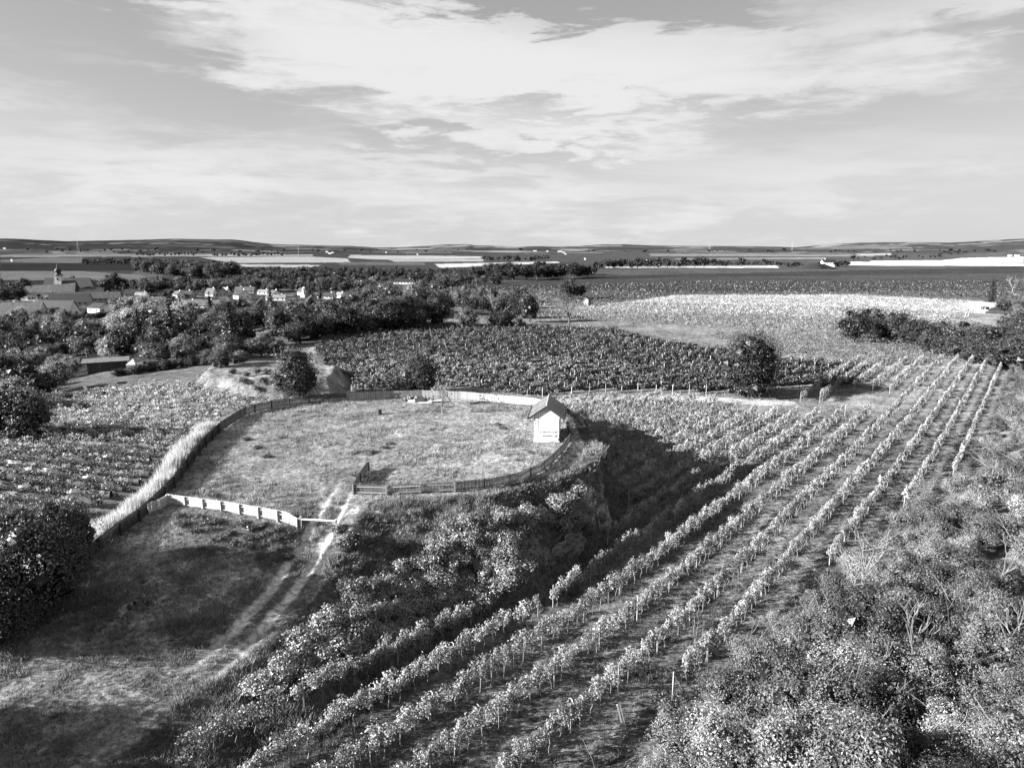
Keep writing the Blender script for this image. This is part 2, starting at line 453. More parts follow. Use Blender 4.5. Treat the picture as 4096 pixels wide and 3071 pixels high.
def join_arr(protos, idx, loc, rz, scale, albs=None):
    """many copies of a few prototype arrays written as one mesh"""
    mb = MB()
    for k, P in enumerate(protos):
        sel = np.where(idx == k)[0]
        if not len(sel): continue
        V, Q, T, qa, ta = P
        c, s_ = np.cos(rz[sel])[:, None], np.sin(rz[sel])[:, None]
        sc = scale[sel]
        if sc.ndim == 1: sc = np.stack([sc] * 3, 1)
        vx = V[None, :, 0] * sc[:, 0:1]; vy = V[None, :, 1] * sc[:, 1:2]; vz = V[None, :, 2] * sc[:, 2:3]
        W_ = np.stack([vx * c - vy * s_ + loc[sel, 0:1], vx * s_ + vy * c + loc[sel, 1:2], vz + loc[sel, 2:3]], 2)
        off = (np.arange(len(sel)) * len(V))[:, None, None]
        al = np.ones(len(sel)) if albs is None else albs[sel]
        base = mb.n
        mb.v.append(W_.reshape(-1, 3).astype(np.float32))
        if len(Q): mb.q.append((Q[None] + off).reshape(-1, 4) + base); mb.qa.append((qa[None] * al[:, None]).ravel().astype(np.float32))
        if len(T): mb.t.append((T[None] + off).reshape(-1, 3) + base); mb.ta.append((ta[None] * al[:, None]).ravel().astype(np.float32))
        mb.n += len(sel) * len(V)
    return mb
def join_many(name, mat, *args):
    return join_arr(*args).mesh(name, mat)

def link(name, me, parent=None, loc=(0, 0, 0), rz=0.0, scale=1.0, col=1.0):
    o = bpy.data.objects.new(name, me); COL.objects.link(o)
    o.location = loc; o.rotation_euler = (0, 0, rz)
    o.scale = (scale, scale, scale) if isinstance(scale, (int, float)) else scale
    o.color = (col, col, col, 1)
    if parent is not None: o.parent = parent
    return o
def tag(o, label=None, cat=None, group=None, kind=None):
    if label: o['label'] = label
    if cat: o['category'] = cat
    if group: o['group'] = group
    if kind: o['kind'] = kind
    return o
def thing(name, label, cat, loc=(0, 0, 0), rz=0.0, group=None, scale=1.0):
    o = bpy.data.objects.new(name, None); COL.objects.link(o)
    o.empty_display_size = .3
    o.location = loc; o.rotation_euler = (0, 0, rz)
    o.scale = (scale, scale, scale) if isinstance(scale, (int, float)) else scale
    return tag(o, label, cat, group)
def put(name, label, cat, parts, loc, rz=0.0, scale=1.0, group=None, col=1.0, cols=None):
    t = thing(name, label, cat, loc, rz, group, scale)
    for i, (pn, me) in enumerate(parts):
        link(pn, me, t, col=(cols[i] if cols else col))
    return t

def tone_word(c): return 'dark' if c < .1 else 'mid grey' if c < .26 else 'pale' if c < .5 else 'bright'
def size_word(s): return 'small' if s < .78 else 'large' if s > 1.12 else 'middling'
def strip_tone(l):
    for w in ('dark ', 'pale ', 'bright ', 'small ', 'big ', 'tall ', 'dark ', 'very ', 'round '):
        if l.startswith(w): l = l[len(w):]
    return l
def side_word(u): return 'far left' if u < 500 else 'left' if u < 1200 else 'left of centre' if u < 1900 else 'centre' if u < 2400 else 'right of centre' if u < 3000 else 'right' if u < 3600 else 'far right'
def cap16(l): return ' '.join(l.split()[:16])
# ------------------------------------------------------------------ the ground: one sheet, fine near, coarse far
def px_poly(pts, z=None):
    return pts
FIELDS = [  # parcels seen across the plain, outlined where they lie in the photograph, with the greyness of their crop or stubble
    ([(0, 1002), (1400, 1000), (4096, 1000), (4096, 1075), (0, 1085)], .10),
    ([(0, 996), (700, 996), (700, 1010), (0, 1010)], .09), ([(0, 1016), (640, 1014), (1250, 1018), (1250, 1024), (0, 1028)], .34),
    ([(200, 1030), (330, 1030), (330, 1053), (0, 1049), (0, 1040)], .26), ([(420, 1002), (1000, 1000), (1130, 1012), (420, 1013)], .16),
    ([(0, 1055), (540, 1050), (560, 1083), (0, 1083)], .06), ([(560, 1075), (700, 1085), (640, 1108), (500, 1112)], .20),
    ([(0, 1084), (330, 1085), (560, 1100), (610, 1118), (0, 1121)], .30), ([(0, 1121), (500, 1121), (500, 1160), (0, 1160)], .07),
    ([(800, 1029), (1230, 1026), (1390, 1034), (1400, 1050), (920, 1052)], .42), ([(930, 1057), (1290, 1060), (1240, 1070), (950, 1067)], .48),
    ([(960, 1070), (1300, 1072), (1300, 1090), (950, 1085)], .07),
    ([(1400, 1020), (1960, 1026), (1960, 1034), (1500, 1038), (1390, 1032)], .42), ([(1550, 1038), (1940, 1036), (1930, 1046), (1580, 1047)], .36),
    ([(1380, 1048), (1700, 1050), (1700, 1060), (1350, 1060)], .20), ([(1740, 1056), (2230, 1046), (2240, 1052), (2000, 1062), (1760, 1072)], .55),
    ([(1500, 1078), (1720, 1076), (1730, 1092), (1480, 1094)], .07),
    ([(2423, 1067), (3110, 1063), (3110, 1071), (2423, 1072)], .55), ([(2600, 1015), (3500, 1018), (3500, 1026), (2600, 1024)], .26),
    ([(2700, 1034), (3300, 1030), (3300, 1036), (2700, 1038)], .30), ([(2700, 1003), (2990, 1000), (3020, 1006), (2700, 1010)], .17),
    ([(3388, 1047), (4096, 1052), (4096, 1064), (3388, 1061)], .60), ([(3773, 1041), (3850, 1032), (4096, 1027), (4096, 1050), (3790, 1048)], .50),
    ([(3483, 1043), (3790, 1041), (3790, 1048), (3500, 1050)], .52), ([(3450, 993), (3900, 995), (3900, 1002), (3560, 1004)], .28),
    ([(3420, 1012), (3560, 1011), (3560, 1020), (3430, 1020)], .45), ([(3010, 1004), (3240, 1004), (3240, 1008), (3010, 1008)], .4),
    ([(2100, 1009), (2400, 1006), (2420, 1012), (2100, 1016)], .22), ([(1620, 1008), (1800, 1006), (1810, 1012), (1620, 1014)], .22),
    ([(3960, 1000), (4096, 996), (4096, 1010), (3950, 1012)], .24)]
NEARF = [  # nearer parcels: vineyards, rough grass, tracks
    ([(1700, 1150), (2400, 1105), (4096, 1066), (4096, 1160), (3000, 1185), (1800, 1170)], .055),
    ([(1960, 1128), (2720, 1110), (4096, 1092), (4096, 1160), (2700, 1165), (1800, 1165)], .075),
    ([(1700, 1150), (2340, 1160), (2700, 1165), (3426, 1165), (4096, 1160), (4096, 1210), (3426, 1190), (2344, 1232), (1760, 1230)], .15),
    ([(1760, 1140), (2200, 1180), (2320, 1232), (2280, 1262), (1900, 1262), (1740, 1180)], .26),
    ([(2330, 1236), (2700, 1180), (3426, 1180), (3880, 1205), (3860, 1275), (3773, 1310), (3394, 1285), (2700, 1263), (2330, 1254)], .52),
    ([(2280, 1258), (2700, 1264), (3394, 1285), (3773, 1310), (3760, 1350), (3400, 1345), (2700, 1305), (2300, 1298)], .17),
    ([(2120, 1285), (2300, 1285), (2700, 1316), (3400, 1352), (3400, 1362), (2620, 1345), (2430, 1350), (2400, 1318), (2140, 1318)], .34),
    ([(1990, 1240), (2140, 1226), (2230, 1250), (2200, 1270), (2000, 1262)], .30),
    ([(3790, 1200), (4010, 1208), (3960, 1235), (3900, 1280), (3860, 1300), (3820, 1290), (3880, 1240)], .46),
    ([(3860, 1300), (4020, 1310), (4000, 1335), (3880, 1330)], .40)]

def albedo(x, y, z):
    r = np.hypot(x, y)
    u, v = to_px(x, y, z)
    a = np.full(x.shape, .06)
    n = fbm(x / 5, y / 5, 61, 4)
    n2 = fbm(x / 1.3, y / 1.3, 62, 4)
    a = a + .03 * n
    infr = (u > -400) & (u < 4500) & (y > 5)
    farm = (r > 600) & infr
    for pl, val in FIELDS:
        d, _ = poly_dist(pl, u[farm] + 8 * n[farm], v[farm])
        t = a[farm]; t[d < 0] = val * (.55 + .25 * (val > .3)); a[farm] = t
    hl = r > 4200
    wood = .04 + .06 * sm(.02, .14, fbm(x / 700, y / 260, 71, 4)) + .14 * sm(.17, .22, fbm(x / 500, y / 200, 77, 3))
    a = np.where(hl, a * (1 - sm(4200, 5000, r)) + wood * sm(4200, 5000, r), a)
    a = np.where(r > 7400, .032 + .02 * sm(0, .2, fbm(x / 300, y / 300, 79, 3)), a)
    nr = (r > 150) & (r < 1400) & infr
    for pl, val in NEARF:
        d, _ = poly_dist(pl, u[nr] + 10 * n[nr], v[nr])
        t = a[nr]; k = d < 0; t[k] = val * (.6 + .15 * (val > .3)) * (1 + .5 * n2[nr][k]); a[nr] = t
    # around the earthwork
    near = r < 320
    t = .618 * x + .786 * y; s = .786 * x - .618 * y
    # vineyard floor: mown grass and soil, with wheel strips along the rows
    k = near & (low(x, y) > -4)
    strip = np.abs(((s + 20.3) / 2.8) % 1 - .5)
    vy = .14 + .15 * n2 + .06 * n
    vy = vy + .035 * sm(.25, .1, np.abs(strip - .22))
    a = np.where(k, vy, a)
    td, w = poly_dist(TOP, x, y, [p[2] for p in TOP])
    mead = (.30 + .28 * n2 + .14 * n) * (1 + .12 * sm(50, 46, y))
    mead = np.where((y < 47) & (y > 36) & (x > -29), mead * (.85 + .9 * np.clip(n + .3, 0, .6)), mead)
    flat = td < .4
    a = np.where(flat, mead, a)
    rim = (td > -1.25) & (td < .4) & (y > 50) & (x > -11.5) & (y < 85)
    a = np.where(rim, .07 + .08 * n2, a)
    bankz = (td >= .4) & (td < w * 1.2)
    a = np.where(bankz, .11 + .12 * n2 + .09 * n, a)
    # pale loess showing through on the steps cut below the fences and on the nose
    q1, _, _ = line_dist([(-20.5, 47.0), (-17.5, 46.4), (-15.8, 45.9)], x, y)
    q2, _, _ = line_dist([(-13.0, 50.6), (-11.9, 50.2), (-10.5, 50.0)], x, y)
    q3, _, _ = line_dist([(10.0, 63.2), (10.9, 65.6), (10.8, 68)], x, y)
    q4, _, _ = line_dist([(4.5, 54.8), (7.5, 59.6), (9.2, 61.6)], x, y)
    for q, wd in ((q1, .8), (q2, .9), (q4, .5)):
        a = np.where((q < wd * (1 + 2.2 * n)) & (n2 > -.08), .55, a)
    # the two wheel tracks
    d, tt, side = line_dist(TRACK, x, y)
    wear = sm(.50, .22, np.minimum(np.abs(side - .78), np.abs(side + .78)) + .25 * n2) * (d < 4)
    along = sm(56, 50, y) * sm(33.5, 37.5, y)
    a = a * (1 - wear * along) + .80 * wear * along
    k = wear * (1 - along) * (y > 24) * .55
    a = a * (1 - k) + .36 * k
    # dirt ways round the back
    for ln, wd, val in (([(-24, 101), (-10, 107), (0, 111), (14, 117), (26, 117), (38, 114), (46, 112)], 1.7, .42),
                        ([(44, 107), (54, 108.5), (60, 112)], .8, .22),
                        ([(-60, 108), (-53, 122), (-50, 140), (-54, 165), (-48, 190)], 2.4, .46),
                        ([(40, 137), (60, 139), (84, 142), (108, 145)], 1.2, .44)):
        d, _, _ = line_dist(ln, x, y)
        a = np.where(d < wd * (1 + .8 * n), val * .8 * (1 + .4 * n2), a)
    d, _ = poly_dist(MOUND, x, y)
    a = np.where((d < 3.0) & (y < 150), .24 + .3 * n2 + .25 * n, a)
    # the village street side and gardens
    k = (r > 320) & (r < 900) & (-x + .12 * (y - 150) > 90)
    a = np.where(k & (n > .08), .16, a)
    return np.clip(a, .02, .8)

def build_ground():
    fine = np.arange(-47, 47.01, .13)
    coarse_l = np.arange(-180, -47, 4.0); coarse_r = np.arange(51, 180, 4.0)
    ang = np.radians(np.concatenate([coarse_l, fine, coarse_r]))
    rad = np.concatenate([[.01], np.geomspace(2, 17, 8)[:-1], 17 * 1.0072 ** np.arange(0, 318), 17 * 1.0072 ** 317 * 1.02 ** np.arange(1, 260)])
    rad = rad[rad < 24000]
    A, Rr = np.meshgrid(ang, rad)
    x = (np.sin(A) * Rr).ravel(); y = (np.cos(A) * Rr).ravel()
    z = np.empty_like(x)
    step = 60000
    for i in range(0, len(x), step):
        z[i:i + step] = terrain(x[i:i + step], y[i:i + step])
    al = np.empty_like(x)
    for i in range(0, len(x), step):
        al[i:i + step] = albedo(x[i:i + step], y[i:i + step], z[i:i + step])
    na, nr = len(ang), len(rad)
    i, j = np.meshgrid(np.arange(nr - 1), np.arange(na), indexing='ij')
    jn = (j + 1) % na
    Q = np.stack([i * na + j, i * na + jn, (i + 1) * na + jn, (i + 1) * na + j], 2).reshape(-1, 4)[:, ::-1]
    mb = MB(); mb.add(np.stack([x, y, z], 1), Q)
    me = mb.mesh('ground', M_ground, False)
    me.attributes.remove(me.attributes['alb'])
    at = me.attributes.new('alb', 'FLOAT', 'POINT'); at.data.foreach_set('value', al.astype(np.float32))
    me.polygons.foreach_set('use_smooth', np.ones(len(me.polygons), bool))
    o = link('ground', me)
    return tag(o, kind='structure')
build_ground()

# ------------------------------------------------------------------ plant prototypes
def crown(mb, rg, rx, rz_, zc, nl, nleaf, size, alb=(.6, 1.3), lobe=.42, flat=.85, core=True, up=.25, topw=.5, cr=.60):
    C = rg.normal(size=(nl, 3)); C /= np.linalg.norm(C, axis=1, keepdims=True)
    C *= (rg.random((nl, 1)) ** .45) * .68
    C[:, 2] = np.abs(C[:, 2]) * np.where(rg.random(nl) < topw, 1, -1)
    C = C * [rx, rx, rz_] + [0, 0, zc]
    lr = lobe * rx * (.5 + .8 * rg.random(nl))
    la = rg.uniform(alb[0], alb[1], nl)
    k = rg.integers(0, nl, nleaf)
    D = rg.normal(size=(nleaf, 3)); D /= np.linalg.norm(D, axis=1, keepdims=True)
    D[:, 2] = np.where(rg.random(nleaf) < .35, np.abs(D[:, 2]), D[:, 2])
    rr = lr[k] * (.72 + .42 * rg.random(nleaf))
    P = C[k] + D * rr[:, None] * [1, 1, flat]
    N = D + rg.normal(size=(nleaf, 3)) * .55 + [0, 0, up]
    mb.leaves(P, N, size * rg.uniform(.6, 1.35, nleaf), la[k] * rg.uniform(.65, 1.35, nleaf), rg)
    if core:
        for i in range(nl):
            ico(mb, C[i], lr[i] * cr, rg, .13, flat)
    return C, lr

_t = (1 + 5 ** .5) / 2
_IV = np.array([(-1, _t, 0), (1, _t, 0), (-1, -_t, 0), (1, -_t, 0), (0, -1, _t), (0, 1, _t), (0, -1, -_t), (0, 1, -_t), (_t, 0, -1), (_t, 0, 1), (-_t, 0, -1), (-_t, 0, 1)]) / math.sqrt(1 + _t * _t)
_IF = [(0, 11, 5), (0, 5, 1), (0, 1, 7), (0, 7, 10), (0, 10, 11), (1, 5, 9), (5, 11, 4), (11, 10, 2), (10, 7, 6), (7, 1, 8), (3, 9, 4), (3, 4, 2), (3, 2, 6), (3, 6, 8), (3, 8, 9), (4, 9, 5), (2, 4, 11), (6, 2, 10), (8, 6, 7), (9, 8, 1)]
def ico(mb, c, r, rg, alb, flat=1.0):
    V = _IV * (r * rg.uniform(.8, 1.2, (12, 1))) * [1, 1, flat] + c
    mb.add(V, T=_IF, alb=alb)

def branch(mb, rg, p, d, L, r, depth, k=4, kids=(2, 4), spread=.55, bend=.25, shrink=.68, up=.15):
    pts = [p]; n = 4; q = p.copy(); dd = d.copy()
    for i in range(n):
        dd = dd + rg.normal(size=3) * bend * .35 + [0, 0, up * .2]; dd /= np.linalg.norm(dd)
        q = q + dd * L / n; pts.append(q.copy())
    mb.tube(pts, [r * (1 - .45 * i / n) for i in range(n + 1)], k, cap=False)
    if depth <= 0: return
    for j in range(rg.integers(kids[0], kids[1] + 1)):
        i = rg.integers(2, n + 1)
        nd = dd + rg.normal(size=3) * spread; nd[2] += up; nd /= np.linalg.norm(nd)
        branch(mb, rg, pts[i], nd, L * shrink * rg.uniform(.75, 1.2), r * .55, depth - 1, max(3, k - 1), kids, spread, bend, shrink, up)

def trunk_mesh(name, rg, H, r, C, mat, lean=.05):
    mb = MB(); tp = np.array([rg.normal() * lean * H, rg.normal() * lean * H, H])
    mb.tube([(0, 0, -.4), (tp[0] * .3, tp[1] * .3, H * .35), (tp[0] * .7, tp[1] * .7, H * .7), tuple(tp)], [r * 1.25, r, r * .75, r * .5], 6)
    for c in C[:6]:
        z0 = H * rg.uniform(.5, .95)
        a = np.array([tp[0] * z0 / H, tp[1] * z0 / H, z0])
        mb.tube([tuple(a), tuple((a + c) / 2 + [0, 0, -.03 * H]), tuple(c)], [r * .45, r * .3, r * .15], 4, cap=False)
    return mb.mesh(name, mat)

def make_tree(seed, H=10.0, R=4.0, nl=18, nleaf=1500, size=.45, alb=(.6, 1.3), base=.22, mat=None, bark=None, name='tree', lobe=.42, core=True, cr=.5):
    rg = np.random.default_rng(seed); mb = MB()
    zc = H * (base + (1 - base) / 2); rz_ = H * (1 - base) / 2
    C, lr = crown(mb, rg, R, rz_ * .95, zc, nl, nleaf, size, alb, lobe, core=core, cr=cr)
    return [('crown', mb.mesh(name + '_crown', mat or M_leaf)), ('trunk', trunk_mesh(name + '_trunk', rg, zc, .022 * H, C, bark or M_bark_dark))]

def make_conifer(seed, H=10.0, R=2.4, tiers=16, per=90, size=.5, base=.08):
    rg = np.random.default_rng(seed); mb = MB()
    for i in range(tiers):
        f = i / tiers; z = H * (base + (1 - base) * f); r = R * (1 - f) * rg.uniform(.85, 1.15) + .1
        n = int(per * (1 - f * .75)); a = rg.random(n) * 2 * PI; q = rg.uniform(.45, 1.0, n) * r
        P = np.stack([np.cos(a) * q, np.sin(a) * q, z - q * .35 + rg.normal(size=n) * .1], 1)
        N = np.stack([np.cos(a) * .7, np.sin(a) * .7, np.ones(n)], 1) + rg.normal(size=(n, 3)) * .3
        mb.leaves(P, N, size * rg.uniform(.7, 1.3, n), rg.uniform(.6, 1.2, n), rg)
        ico(mb, np.array([0, 0, z]), r * .38, rg, .3)
    tb = MB(); tb.tube([(0, 0, -.3), (0, 0, H * .6), (0, 0, H * .97)], [.022 * H, .014 * H, .004 * H], 5)
    return [('crown', mb.mesh('conifer_crown', M_leaf)), ('trunk', tb.mesh('conifer_trunk', M_bark_dark))]

def make_bare(seed, H=9.0, mat=None, depth=4, r=.16, leaves=0, spread=.55):
    rg = np.random.default_rng(seed); mb = MB()
    mb.tube([(0, 0, -.3), (.05, 0, H * .14), (.0, .06, H * .28)], [r * 1.2, r, r * .9], 6)
    for j in range(4):
        d = np.array([rg.normal() * .5, rg.normal() * .5, 1.0]); d /= np.linalg.norm(d)
        branch(mb, rg, np.array([0, .06, H * .27]), d, H * .34, r * .6, depth - 1, 5, (2, 3), spread, .3, .68, .18)
    parts = [('trunk', mb.mesh('bare_trunk', mat or M_bark))]
    if leaves:
        lb = MB(); C = rg.normal(size=(leaves, 3)) * [H * .2, H * .2, H * .2] + [0, 0, H * .62]
        lb.leaves(C, rg.normal(size=(leaves, 3)), .3, rg.uniform(.6, 1.3, leaves), rg)
        parts.append(('crown', lb.mesh('sparse_crown', M_leaf)))
    return parts

def make_shrub(seed, R=1.6, H=2.6, nl=12, nleaf=1500, size=.17, mat=None, twigs=3, alb=(.55, 1.35), lobe=.5, bark=None, twig_len=1.0, kids=(2, 4)):
    rg = np.random.default_rng(seed); mb = MB()
    crown(mb, rg, R, H * .46, H * .5, nl, nleaf, size, alb, lobe, .9, core=True, cr=.42)
    tb = MB()
    for i in range(twigs):
        a = rg.random() * 2 * PI; d = np.array([math.cos(a) * .55, math.sin(a) * .55, 1.0]); d /= np.linalg.norm(d)
        branch(tb, rg, np.array([d[0] * .2, d[1] * .2, -.1]), d, H * .62 * twig_len, .045, 2, 4, kids, .6, .35, .62, .1)
    return [('foliage', mb.mesh('shrub_foliage', mat or M_leaf)), ('branches', tb.mesh('shrub_branches', bark or M_bark))]

P_near = [make_shrub(100 + i, 1.9 + .3 * (i % 3), 3.0 + .6 * (i % 4), 26 + i % 5, 9500, .10, twigs=3, alb=(.35, 1.5), lobe=.33, twig_len=.8 + .14 * (i % 3), kids=(1, 3)) for i in range(8)]
P_bram = [make_shrub(200 + i, 1.35 + .2 * (i % 3), 1.5 + .3 * (i % 3), 14, 1700, .17, M_leafg, 1, (.6, 1.35), .42, twig_len=.6) for i in range(6)]
P_mid = [make_tree(300 + i, 10, 4.3 + .4 * (i % 4), 34 + 6 * (i % 3), 5200, .31, (.4, 1.6), -.06, cr=.45) for i in range(7)]
P_big = [make_tree(350 + i, 10, 4.4 + .2 * i, 90, 20000, .21, (.5, 1.5), -.16, cr=.42) for i in range(3)]
P_far = [make_tree(400 + i, 10, 3.6 + .4 * (i % 3), 11, 320, 1.0, (.5, 1.4), .0, lobe=.5) for i in range(6)]
P_con = [make_conifer(500 + i, 10, 2.3 + .5 * i) for i in range(3)]
P_tall = [make_tree(540 + i, 10, 2.0, 16, 900, .4, (.55, 1.3), .06, lobe=.5) for i in range(2)]
def merged(parts, name):
    """crown and trunk as one mesh, for trees too small in the photograph to show their parts"""
    mb = MB()
    for pn, me in parts:
        n = len(me.vertices); co = np.empty(n * 3, np.float32); me.vertices.foreach_get('co', co)
        a = np.empty(len(me.polygons), np.float32); me.attributes['alb'].data.foreach_get('value', a)
        Q, T, qa, ta = [], [], [], []
        for i, p in enumerate(me.polygons):
            if p.loop_total == 4: Q.append(tuple(p.vertices)); qa.append(a[i])
            else: T.append(tuple(p.vertices)); ta.append(a[i])
        s = .5 if pn == 'trunk' else 1.0
        base = co.reshape(-1, 3)
        n0 = mb.n; mb.v.append(base)
        if Q: mb.q.append(np.array(Q, np.int32) + n0); mb.qa.append(np.array(qa, np.float32) * s)
        if T: mb.t.append(np.array(T, np.int32) + n0); mb.ta.append(np.array(ta, np.float32) * s)
        mb.n += n
    return mb.mesh(name, M_leaf)
P_farm = [merged(p, 'far_tree') for p in P_far]

# ------------------------------------------------------------------ the vineyard rows on the right, below the earthwork
DX, DY = .618, .786
def vine_proto(seed, nleaf, size, thin=.40, h0=.85, h1=2.05, L=.66):
    rg = np.random.default_rng(seed); mb = MB()
    nb = 11; bc = np.stack([rg.uniform(-L, L, nb), rg.normal(size=nb) * .06, rg.uniform(h0 + .12, h1 - .1, nb)], 1)
    ba = rg.uniform(.5, 1.5, nb); k = rg.integers(0, nb, nleaf)
    D = rg.normal(size=(nleaf, 3)); D /= np.linalg.norm(D, axis=1, keepdims=True)
    P = bc[k] + D * rg.uniform(.12, thin, (nleaf, 1)) * [1, .6, 1]
    mb.leaves(P, D + rg.normal(size=(nleaf, 3)) * .6 + [0, 0, .2], size * rg.uniform(.6, 1.3, nleaf), ba[k] * rg.uniform(.6, 1.4, nleaf), rg)
    return mb
def vine_trunk(seed):
    rg = np.random.default_rng(seed); mb = MB()
    a = rg.normal(size=6) * .07
    mb.tube([(a[0] * 2 - .1, 0, -.12), (a[0], a[1], .3), (a[2], a[3], .65), (0, 0, 1.05)], [.045, .03, .028, .024], 5)
    mb.tube([(0, 0, 1.0), (.25, 0, 1.15), (.52, .02, 1.12)], [.02, .014, .01], 4)
    mb.tube([(0, 0, 1.0), (-.25, 0, 1.16), (-.5, .02, 1.1)], [.02, .014, .01], 4)
    return mb
VF = [vine_proto(600 + i, 400, .14) for i in range(8)]
VFm = [m.mesh('vine_foliage', M_leaf) for m in VF]
VT = [vine_trunk(620 + i) for i in range(5)]
VTm = [m.mesh('vine_trunk', M_bark) for m in VT]
VL = [vine_proto(640 + i, 130, .23, .40).arrays() for i in range(8)]
VTa = [m.arrays() for m in VT]
pm = MB(); pm.box((0, 0, .80), (.065, .065, 1.96)); post_me = pm.mesh('vineyard_post', M_post)
pmd = MB(); pmd.tube([(0, 0, -.2), (.02, 0, 1.0), (.03, 0, 2.1)], [.09, .085, .08], 7); dpost_me = pmd.mesh('end_post', M_wood_dark)
post_arr = pm.arrays()

# rows: offset across the slope, and the two ends given where they show in the photograph
S_ROW = [-31.2, -28.5, -25.9, -23.1, -20.3, -17.2, -14.4, -11.8, -9.1, -6.4]
def along_t(px_, py_):
    x, y = ground_at(px_, py_); return DX * x + DY * y
FAR_END = 178.0
rows = []
starts = {-31.2: (690, 3020), -28.5: (560, 3071), -25.9: (700, 3120), -23.1: (900, 3200), -20.3: (1100, 3250), -17.2: (1400, 3350), -14.4: (2300, 3050), -11.8: (3213, 2384), -9.1: (3611, 2063), -6.4: (3836, 1899)}
def t_range_for_s(s, a, b, inside):
    ts = np.arange(a, b, .25); x = .786 * s + .618 * ts; y = -.618 * s + .786 * ts
    return ts, x, y
s_list = list(S_ROW) + [-34.0 - 2.75 * i for i in range(14)]
vines = []; posts = []; dposts = []
row_name = {}
for ri, s in enumerate(s_list):
    ts = np.arange(6.0, 200.0, .25)
    X_ = .786 * s + .618 * ts; Y_ = -.618 * s + .786 * ts
    # stay off the earthwork and its foot, off the tracks, off the bushes on the right-hand bank
    d, w = poly_dist(TOP, X_, Y_, [p[2] for p in TOP])
    ok = d > np.where(Y_ < 41, np.minimum(w, 3.0), w) + .5
    z = terrain(X_, Y_, False); u, v = to_px(X_, Y_, z)
    ok &= (Y_ > 20) & (Y_ < 146.5 - .0 * X_)
    far = ts < FAR_END + (0 if ri < 10 else -4 - (ri - 10) * 2.2)
    ok &= far
    ok &= s < np.interp(ts, S0T, S0V) - .4
    for ln, wd in (([(-24, 101), (-10, 107), (0, 111), (14, 117), (26, 117), (38, 114), (46, 112)], 2.6), ([(38, 108), (44, 106), (54, 108), (62, 116)], 4.2)):
        dl, _, _ = line_dist(ln, X_, Y_); ok &= dl > wd
    # north of the way behind the earthwork another vineyard begins
    ly = np.interp(X_, [-40, -24, -10, 0, 14, 26, 38, 46, 62], [100, 101, 107, 111, 117, 117, 114, 112, 116])
    if s < -24.5: ok &= (Y_ < ly - 1.5) | (s > -31.5)
    ok &= X_ > -26
    if s < -32: ok &= X_ > -14
    seg = np.where(ok)[0]
    if len(seg) < 6: continue
    runs = np.split(seg, np.where(np.diff(seg) > 1)[0] + 1)
    for run in runs:
        if len(run) < 8: continue
        t0, t1 = ts[run[0]], ts[run[-1]]
        n = int((t1 - t0) / 1.02); tv = t0 + (np.arange(n) + .5) * (t1 - t0) / n + rng.normal(size=n) * .08
        for j, t in enumerate(tv):
            if rng.random() < .05: continue
            vines.append((.786 * s + .618 * t, -.618 * s + .786 * t, ri))
        m = max(2, int((t1 - t0) / 4.9))
        for j, t in enumerate(np.linspace(t0 - .2, t1 + .2, m + 1)):
            posts.append((.786 * s + .618 * t, -.618 * s + .786 * t, ri))
vines = np.array(vines); posts = np.array(posts)
def add_z(P): return np.column_stack([P[:, 0], P[:, 1], terrain(P[:, 0], P[:, 1], False)])
vz = add_z(vines); pz = add_z(posts)
RZ = math.atan2(DY, DX)
row_words = ['outermost row beside the leafy slope', 'second row from the leafy slope', 'third row from the leafy slope', 'fourth row from the leafy slope', 'fifth row from the leafy slope',
             'sixth row from the leafy slope', 'seventh row from the leafy slope', 'eighth row from the leafy slope', 'second last row before the bushy bank', 'last row before the bushy bank']
row_tone = 1 + .25 * rng.normal(size=40)
def vis(Pz):
    u, v = to_px(Pz[:, 0], Pz[:, 1], Pz[:, 2] + 1.2)
    return (u > -40) & (u < 4136) & (v < 3110) & (v > 0)
dist = np.where(vis(vz), np.hypot(vz[:, 0], vz[:, 1]), 1e6)
order = np.argsort(dist)
near = set(order[:300].tolist())
vtone = np.clip(.52 * (1 + .9 * fbm(vz[:, 0] / 2.5, vz[:, 1] / 2.5, 81, 3)) * rng.uniform(.75, 1.25, len(vz)), .16, .95)
vsc = rng.uniform(.82, 1.12, len(vz)); vrz = RZ + rng.normal(size=len(vz)) * .06 + np.where(rng.random(len(vz)) < .5, PI, 0)
vk = rng.integers(0, 8, len(vz))
for i in sorted(near):
    ri = int(vines[i, 2])
    rw = row_words[min(ri, 9)]
    t = thing('grapevine', '%s leafed grapevine %s in the %s' % ('dark' if vtone[i] < .3 else 'mid grey' if vtone[i] < .45 else 'pale', 'near the lower end' if dist[i] < 36 else 'halfway up' if dist[i] < 46 else 'farther up', rw), 'grapevine', tuple(vz[i]), vrz[i], 'grapevines in the %s' % rw, (1.0, 1.0, vsc[i]))
    link('trunk', VTm[vk[i] % 5], t); link('foliage', VFm[vk[i]], t, col=vtone[i])
rest = np.array([i for i in range(len(vz)) if i not in near and dist[i] < 1e5])
me = join_many('vineyard_foliage', M_leaf, VL, vk[rest], vz[rest], vrz[rest], vsc[rest], vtone[rest])
tag(link('vineyard_foliage', me), 'leafy hedges of trained vines running up the slope beyond the nearest vines', 'vineyard', kind='stuff')
me = join_many('vineyard_stems', M_bark, VTa, (vk[rest] % 5), vz[rest], vrz[rest], vsc[rest])
tag(link('vineyard_stems', me), 'thin vine stems under the leafy hedges farther up the slope', 'vine stems', kind='stuff')
pd = np.where(vis(pz), np.hypot(pz[:, 0], pz[:, 1]), 1e6); po = np.argsort(pd)
